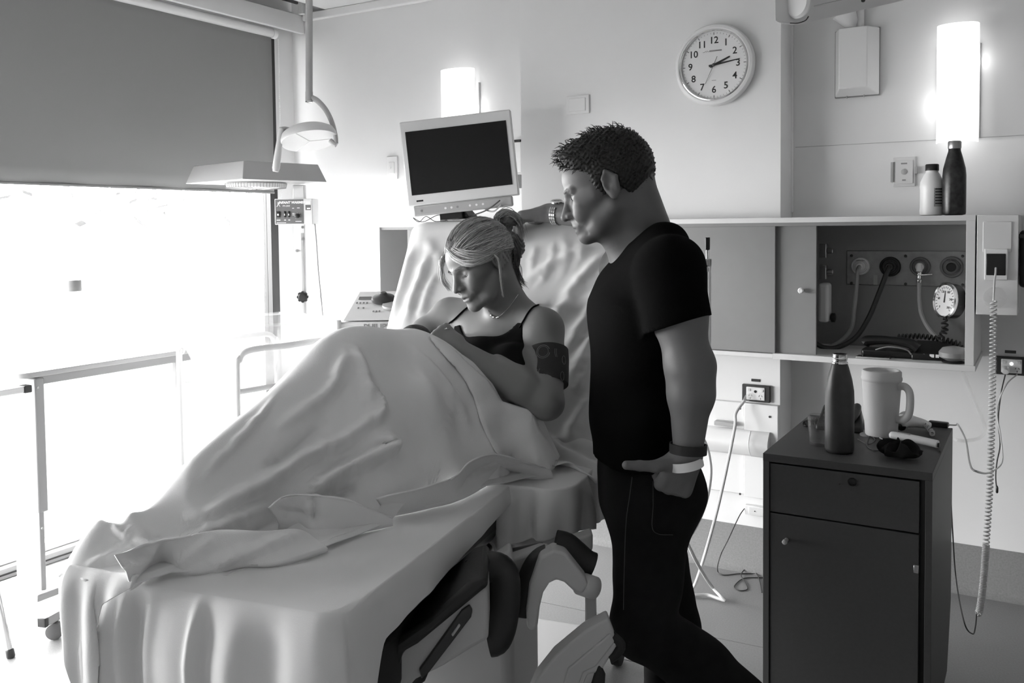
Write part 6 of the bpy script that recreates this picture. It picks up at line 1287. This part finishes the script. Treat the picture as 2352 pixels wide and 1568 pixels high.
MB().cyl(wc+upv*(rW+.004)-wax*-.02, wc+upv*(rW+.004)+wax*.025, .003).build('crown', 'chrome', wa)
for a_ in (.3, 1.9): MB().tube([wc+upv*(rW+.0088), wc+upv*(rW+.0088)+(wax*math.cos(a_)+sdv*math.sin(a_))*.011], .0006, 4).build('watch_hand', 'ink', wa)
fx_ = unit(wrN-at(1586, 905, 2.0)); c1_ = wrN-fx_*.012; 
band_around('fitness_band', c1_, fx_, .0375, .0375, .021, 'black_rubber', .004, None, 'black fitness band on the hanging wrist of the man', 'fitness band')
band_around('hospital_bracelet', wrN+unit(fx_*.8+hd*.4)*.022, unit(fx_+Rv*.25), .0385, .036, .02, 'white_plastic', .0012, None, 'white hospital identity bracelet below the black band', 'bracelet')

face_details(MH, man, True)
def wat(x, y, D): return pD(x, y, D*1.048)
# ================================================================== the woman
WH = Head(wat(1101, 607, 2.5), axes((-.709, .439, -.552), (.538, -.169, -.826), (-.456, -.882, -.117)), .959, True, False)
wn1 = wat(1168, 728, 2.57); wsL, wsR = wat(1248, 756, 2.47), wat(1034, 726, 2.68); wpl = wat(1115, 985, 2.45)
w_el, w_wr = wat(1256, 925, 2.33), wat(1052, 799, 2.36)
lat = unit(wsL-wsR); upT = unit(wn1-wpl); frn = unit(np.cross(upT, lat)); frn = frn if frn@(CAMP-wn1) > 0 else -frn
ch = wat(1140, 850, 2.55)
w_tor = [Cone(wpl, wat(1122, 930, 2.50), .115, .105, .04, (lat, .72)), Cone(wat(1122, 930, 2.50), ch, .105, .11, .05, (lat, .72)), Cone(ch, wat(1150, 785, 2.57), .11, .075, .05, (lat, .62)), Cone(wsR, wn1-upT*.05, .052, .06, .05), Cone(wsL, wn1-upT*.05, .052, .06, .05),
         Ell(wat(1092, 850, 2.47), (.07, .07, .07), None, .05), Ell(wat(1178, 850, 2.40), (.068, .068, .068), None, .05)]
w_neck = [Cone(wat(1180, 690, 2.56), wsL+lat*-.02+upT*.012, .034, .04, .04), Cone(wat(1120, 690, 2.62), wsR+lat*.02, .03, .04, .04), Cone(WH.w(-.025, 0, -.06), wn1, .05, .055, .02), Cone(WH.w(-.06, 0, -.02), wn1+upT*.0-frn*.02, .04, .05, .03), Cone(WH.w(.03, .015, -.08), wn1+frn*.035-upT*.02, .02, .026, .03)]
w_arm = [Cone(wsL, wat(1258, 830, 2.41), .056, .049, .03), Cone(wat(1258, 830, 2.41), w_el, .049, .043, .03), Cone(w_el, w_el*.72+w_wr*.28, .045, .043, .02), Cone(w_el*.72+w_wr*.28, w_wr, .043, .0255, .02)]
w_hd = hand_prims(w_wr, wat(1006, 757, 2.385)-w_wr, -_u*-.75-_fw*.6, 1, [(1.2, 1.1, .6), (1.15, 1.15, .6), (1.2, 1.1, .6), (1.25, 1.0, .6)], .86, .03, 'tuck')
wrE, wrW = wat(928, 812, 2.66), wat(1015, 832, 2.5)
w_armR = [Cone(wsR, wat(978, 768, 2.67), .052, .046, .03), Cone(wat(978, 768, 2.67), wrE, .046, .042, .03), Cone(wrE, wrW, .042, .027, .02)]
w_hdR = hand_prims(wrW, wat(1060, 850, 2.46)-wrW, frn, -1, [(.3, .3, .2)]*4, .86, .05)
hipL, hipR = wpl+lat*.1, wpl-lat*.1
kneeR, ankR = at(805, 800, 2.33), at(480, 1160, 1.95); kneeL, ankL = at(935, 915, 2.36), at(650, 1185, 2.0)
w_legs = [Cone(hipL, kneeL, .072, .045, .04), Cone(hipR, kneeR, .07, .042, .04), Cone(kneeL, ankL, .04, .026, .03), Cone(kneeR, ankR, .04, .026, .03)]
WG = [Group(WH.prims(), .012), Group(w_neck, .03), Group(w_tor, .03), Group(w_arm, .03), Group(w_hd, .014), Group(w_armR, .03), Group(w_hdR, .014), Group(w_legs, .04)]
WOM = Body(WG); lo, hi = WOM.box(); vv, ff = polygonize(WOM.d, lo, hi, .0038)
wom = tag(skin_obj('person', vv, ff, 'skin_woman', None, WH.paint(vv)), 'blonde woman in black camisole reclining in the bed, looking down', 'person')
class Tank:
    def __init__(s): s.g = Group(w_tor, .03)
    def d(s, P):
        q = P-wn1; a = q@upT; l = q@lat; f = q@frn
        d = s.g.d(P)-.005+.0025*folds_noise(P, 6, 40)
        l = l+.012; neck = a+.092-.045*np.clip(np.abs(l)/.105, 0, 1)**4                # scooped neckline
        arm_ = np.abs(l)-(.134+np.clip(-.085-a, 0, .3)*.7)
        return sm_max(sm_max(d, neck, .004), arm_, .006)
TK = Tank(); lo, hi = TK.g.box(); vv, ff = polygonize(TK.d, lo, hi, .005); skin_obj('camisole', vv, ff, 'tank', wom)
def on_skin(x, y, fn, lift, D0=2.1):
    D = D0; r = _ray(x, y)
    for _ in range(120):
        e = fn((CAMP+r*D)[None])[0]
        if e < .0006 or D > 3.2: break
        D += max(min(e, .05)*.8, .0005)
    return CAMP+r*D-r*lift
WTN = [Body([WG[1], WG[2], WG[5]]), Body([WG[1], WG[2], WG[3]])]
for kS, pts in enumerate((((1032, 742), (1045, 732), (1066, 712), (1084, 699)), ((1193, 752), (1203, 735), (1213, 718), (1224, 706), (1238, 700)))):
    q = [on_skin(x, y, WTN[kS].d, .0025) for x, y in curve_pts([(a, b, 0) for a, b in pts], 20)[:, :2]]; q.append(q[-1]+_fw*.03); MB().tube(q, .0048, 8, flat=.5).build('strap', 'tank', wom)
# hair drawn back into a high knot
knot = wat(1166, 548, 2.56); kl = unit(WH.loc(knot[None])[0]-V(-.02, 0, .03))
class HairW:
    def d(s, P):
        L = WH.loc(P); x, y, z = L.T; d = Ell((-.022, 0, .034), (.107, .085, .099)).d(L)
        front = (x-.078)*.85-(z-.040)*.45; side = .010-z+np.clip(x, -.02, .1)*.36; ear = np.where(x < -.022, -.03-z+.25*(x+.03), side)
        d = sm_max(d, np.maximum(front, ear), .006)
        d = d+.0016*np.sin(np.arctan2(y, x-kl[0]*.1)*46+z*40)
        return d*WH.sc
hw = HairW(); c = WH.c
knots = Group([Cone(wat(1160, 552, 2.545), wat(1178, 566, 2.57), .036, .036, .02), Cone(wat(1172, 580, 2.56), wat(1176, 618, 2.575), .032, .018, .02), Cone(wat(1158, 540, 2.55), wat(1163, 512, 2.55), .014, .02, .008), Cone(wat(1163, 512, 2.55), wat(1178, 508, 2.56), .019, .015, .01)], .02)
def hwd(P): d = smin(hw.d(P), knots.d(P)+.0018*np.sin((P@_u)*500+9*np.sin((P@_r)*120)), .012); return d
vv, ff = polygonize(hwd, c-.22, c+.2, .0034, slack=1.8); L = WH.loc(vv); rr = np.random.RandomState(11)
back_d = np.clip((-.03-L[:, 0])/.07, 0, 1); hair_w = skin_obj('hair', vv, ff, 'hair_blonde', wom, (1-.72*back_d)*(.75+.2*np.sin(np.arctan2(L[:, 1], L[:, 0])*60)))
paths = []; tones = []; C0 = V(-.022, 0, .034); RA = V(.107, .085, .099)
line = [V(.84, 0, .46), V(.80, .40, .36), V(.62, .70, .20), V(.34, .93, -.04), V(.05, .98, -.10), V(-.30, .94, -.12), V(-.62, .70, -.36), V(-.85, .3, -.42), V(-.9, 0, -.42)]
full = line+[v*V(1, -1, 1) for v in line[1:-1]][::-1]
fullc = curve_pts(full, 160, True)
ld = (kl*WH.sc)/RA; ld = unit(ld)
for i in range(1500):
    a = unit(fullc[rr.randint(len(fullc))]+rr.randn(3)*.03); e = unit(ld+rr.randn(3)*.10); t0 = rr.rand()*.55 if rr.rand() < .6 else 0
    om = math.acos(np.clip(a@e, -1, 1)); q = []; lift = rr.uniform(1.0, 1.06); wv = rr.randn()*.05
    for t in np.linspace(t0, 1, 12):
        d = (math.sin((1-t)*om)*a+math.sin(t*om)*e)/max(math.sin(om), 1e-3); d = unit(d+np.cross(a, e)*wv*math.sin(t*math.pi)); q.append(WH.w(*(C0+RA*d*(lift+.03*math.sin(t*math.pi)*rr.rand()))))
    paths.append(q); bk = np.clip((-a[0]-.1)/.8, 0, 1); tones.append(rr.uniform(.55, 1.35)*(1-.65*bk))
def tail(ctrl, n, jit, tone):
    for _ in range(n):
        j = rr.randn(3)*jit; paths.append(curve_pts([p+j*(.4+.6*k/(len(ctrl)-1))+rr.randn(3)*jit*.3 for k, p in enumerate(ctrl)], 16)); tones.append(tone*rr.uniform(.6, 1.4))
tail([wat(1158, 545, 2.545), wat(1145, 520, 2.54), wat(1142, 498, 2.54), wat(1160, 487, 2.55), wat(1185, 500, 2.56), wat(1194, 530, 2.57)], 150, .006, 1.0)
tail([wat(1160, 545, 2.55), wat(1152, 505, 2.55), wat(1168, 492, 2.55), wat(1190, 515, 2.57), wat(1198, 550, 2.58)], 110, .007, .9)
tail([wat(1160, 540, 2.54), wat(1175, 555, 2.53), wat(1186, 580, 2.535), wat(1180, 610, 2.55), wat(1165, 600, 2.55)], 130, .009, .45)
tail([wat(1172, 590, 2.54), wat(1186, 615, 2.55), wat(1190, 640, 2.56), wat(1200, 655, 2.57)], 70, .008, .45)
tail([wat(1136, 585, 2.42), wat(1146, 600, 2.42), wat(1152, 640, 2.43), wat(1156, 680, 2.45)], 22, .0022, 1.1)
tail([wat(1028, 580, 2.49), wat(1016, 605, 2.51), wat(1017, 640, 2.52), wat(1032, 664, 2.54)], 70, .0045, 1.4)
tail([wat(1030, 574, 2.46), wat(1050, 596, 2.42), wat(1085, 604, 2.40), wat(1120, 592, 2.42), wat(1150, 570, 2.47)], 130, .007, 1.25)
tail([wat(1034, 570, 2.46), wat(1062, 584, 2.42), wat(1100, 588, 2.41), wat(1135, 574, 2.45), wat(1158, 555, 2.5)], 110, .008, 1.1)
tail([wat(1040, 570, 2.48), wat(1022, 580, 2.49), wat(1012, 600, 2.50), wat(1014, 620, 2.52)], 50, .004, 1.3)
tail([wat(1188, 640, 2.57), wat(1196, 670, 2.58), wat(1200, 705, 2.6)], 16, .005, .8)
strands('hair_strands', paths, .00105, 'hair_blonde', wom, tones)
MB().tube(curve_pts([knot+(_r*math.cos(a_)*.012+_u*math.sin(a_)*.006+_fw*.0)+_u*.012-_r*.006 for a_ in np.linspace(0, 6.28, 9)[:-1]], 24, True), .0028, 6, True).build('hair_tie', 'hair_blonde', wom)
# necklace
nk = thing('necklace', 'fine silver necklace with small charms at her throat', 'necklace', wat(1140, 725, 2.45))
q = [on_skin(x, y, WOM.d, .0015) for x, y in curve_pts([(1122, 712, 0), (1128, 724, 0), (1140, 729, 0), (1152, 722, 0), (1170, 704, 0), (1190, 676, 0)], 40)[:, :2]]
MB().tube(q, .0009, 5).build('chain', 'chrome', nk)
for k in (8, 12, 17, 19): MB().lathe([(.001, -.003), (.0035, 0), (.001, .003)], q[k], _r, 8).build('charm', 'chrome', nk)
# blood pressure cuff
ca, cb_ = wat(1258, 806, 2.425), wat(1260, 884, 2.375); cax = unit(cb_-ca); Lc = np.linalg.norm(cb_-ca)
mat('cuff_fabric', .035, .75, bump=.3, bscale=600)
cf = thing('blood_pressure_cuff', 'dark blood pressure cuff wrapped round her upper arm', 'cuff', ca)
MB().lathe([(.048, -.002), (.0585, 0), (.059, Lc*.3), (.0575, Lc*.7), (.055, Lc), (.046, Lc+.002)], ca, cax, 40).build('sleeve', 'cuff_fabric', cf)
x_, y_, _ = frame(cax); cv = unit(CAMP-ca); cv = unit(cv-cax*(cv@cax)); cs2 = np.cross(cax, cv); cs2 = cs2 if cs2@_r > 0 else -cs2
def cuffp(u, v, lift=.0005): R_ = np.interp(v, [0, .3, .7, 1], [.0585, .059, .0575, .055])+lift; return ca+cax*(v*Lc)+R_*(cv*math.cos(u)+cs2*math.sin(u))
mat('cuff_print', .22, .7, bump=.05, bscale=300)
MB().tube([cuffp(-.22+.32*math.cos(t), .27+.19*math.sin(t)) for t in np.linspace(.2, 5.9, 40)], .0009, 5).build('printed_ring', 'cuff_print', cf)
MB().tube([cuffp(-.22+.25*math.cos(t), .27+.15*math.sin(t)) for t in np.linspace(0, 6.28, 40)], .0006, 5).build('printed_ring', 'cuff_print', cf)
for k in range(2): MB().tube([cuffp(-.52+.14*k+.1*math.cos(t), .82+.075*math.sin(t)) for t in np.linspace(1.8, 4.5, 12)], .0008, 5).build('printed_mark', 'cuff_print', cf)
for u in (.95, 1.02): MB().tube([cuffp(u-.6, .18), cuffp(u-.62, .3), cuffp(u-.58, .42)], .0006, 4).build('printed_script', 'cuff_print', cf)
MB().tube([cuffp(.85+.12*math.cos(t), .45+.12*math.sin(t)) for t in np.linspace(0, 6.28, 20)], .0006, 4).build('printed_ring', 'cuff_print', cf); MB().tube([cuffp(.75+.12*math.cos(t), .92+.12*math.sin(t)) for t in np.linspace(0, 6.28, 20)], .0006, 4).build('printed_ring', 'cuff_print', cf)
MB().tube(curve_pts([cuffp(-.95, .35, .002), cuffp(-1.02, .5, .008), cuffp(-.98, .62, .003), cuffp(-1.05, .75, .006), cuffp(-.98, .9, .002)], 24), .0035, 6, flat=2).build('edge_tape', 'white_plastic', cf)
# ring
rgp = on_skin(1026, 755, Body([WG[4]]).d, .001); rg2 = thing('ring', 'small bright ring on her hand gripping the sheet', 'ring', rgp); MB().lathe([(.001, -.003), (.0042, 0), (.001, .003)], rgp, _u, 8).build('stone', 'chrome', rg2); MB().tube([rgp+_fw*.008+(_r*math.cos(t)+_fw*math.sin(t))*.009 for t in np.linspace(0, 6.2, 18)], .0011, 5).build('ring_band', 'chrome', rg2)
# ================================================================== the baby
bcen = wat(951, 792, 2.50); bM = axes((-.2, -.1, -.97), (.9, .3, -.2), (.25, -.95, 0)); bM, _ = np.linalg.qr(bM); bM = bM*np.sign(np.array([bM[:, k]@axes((-.2, -.1, -.97), (.9, .3, -.2), (.25, -.95, 0))[:, k] for k in range(3)]))
baby = Body([Group([Ell(bcen, (.062, .05, .055), bM, .02), Ell(bcen+bM[:, 0]*.02-bM[:, 2]*.015, (.035, .035, .035), bM, .02), Cone(bcen+_r*.03-_u*.03, wat(1010, 850, 2.46), .03, .05, .03), Cone(wat(1010, 850, 2.46), wat(1040, 880, 2.42), .055, .05, .03), Ell(bcen+bM[:, 0]*.06-bM[:, 2]*.01, (.009, .007, .007), None, .01)], .02)])
lo, hi = baby.box(); vv, ff = polygonize(baby.d, lo, hi, .0045); bb = tag(skin_obj('person', vv, ff, 'skin_man', None, np.ones(len(vv))*.8), 'newborn baby, only the dark crown showing above the sheet', 'baby')
hb = Body([Group([Ell(bcen-bM[:, 0]*.003+bM[:, 2]*.003, (.064, .0535, .057), bM, .02)], .02)])
def hbd(P): q = (P-bcen)@bM; return np.maximum(hb.d(P)+.001*np.sin(q[:, 0]*500+q[:, 1]*400), q[:, 0]*.6-q[:, 2]-.002)
lo, hi = hb.box(); vv, ff = polygonize(hbd, lo, hi, .0045); skin_obj('hair', vv, ff, 'hair_dark', bb, np.ones(len(vv))*1.6)

face_details(WH, wom)
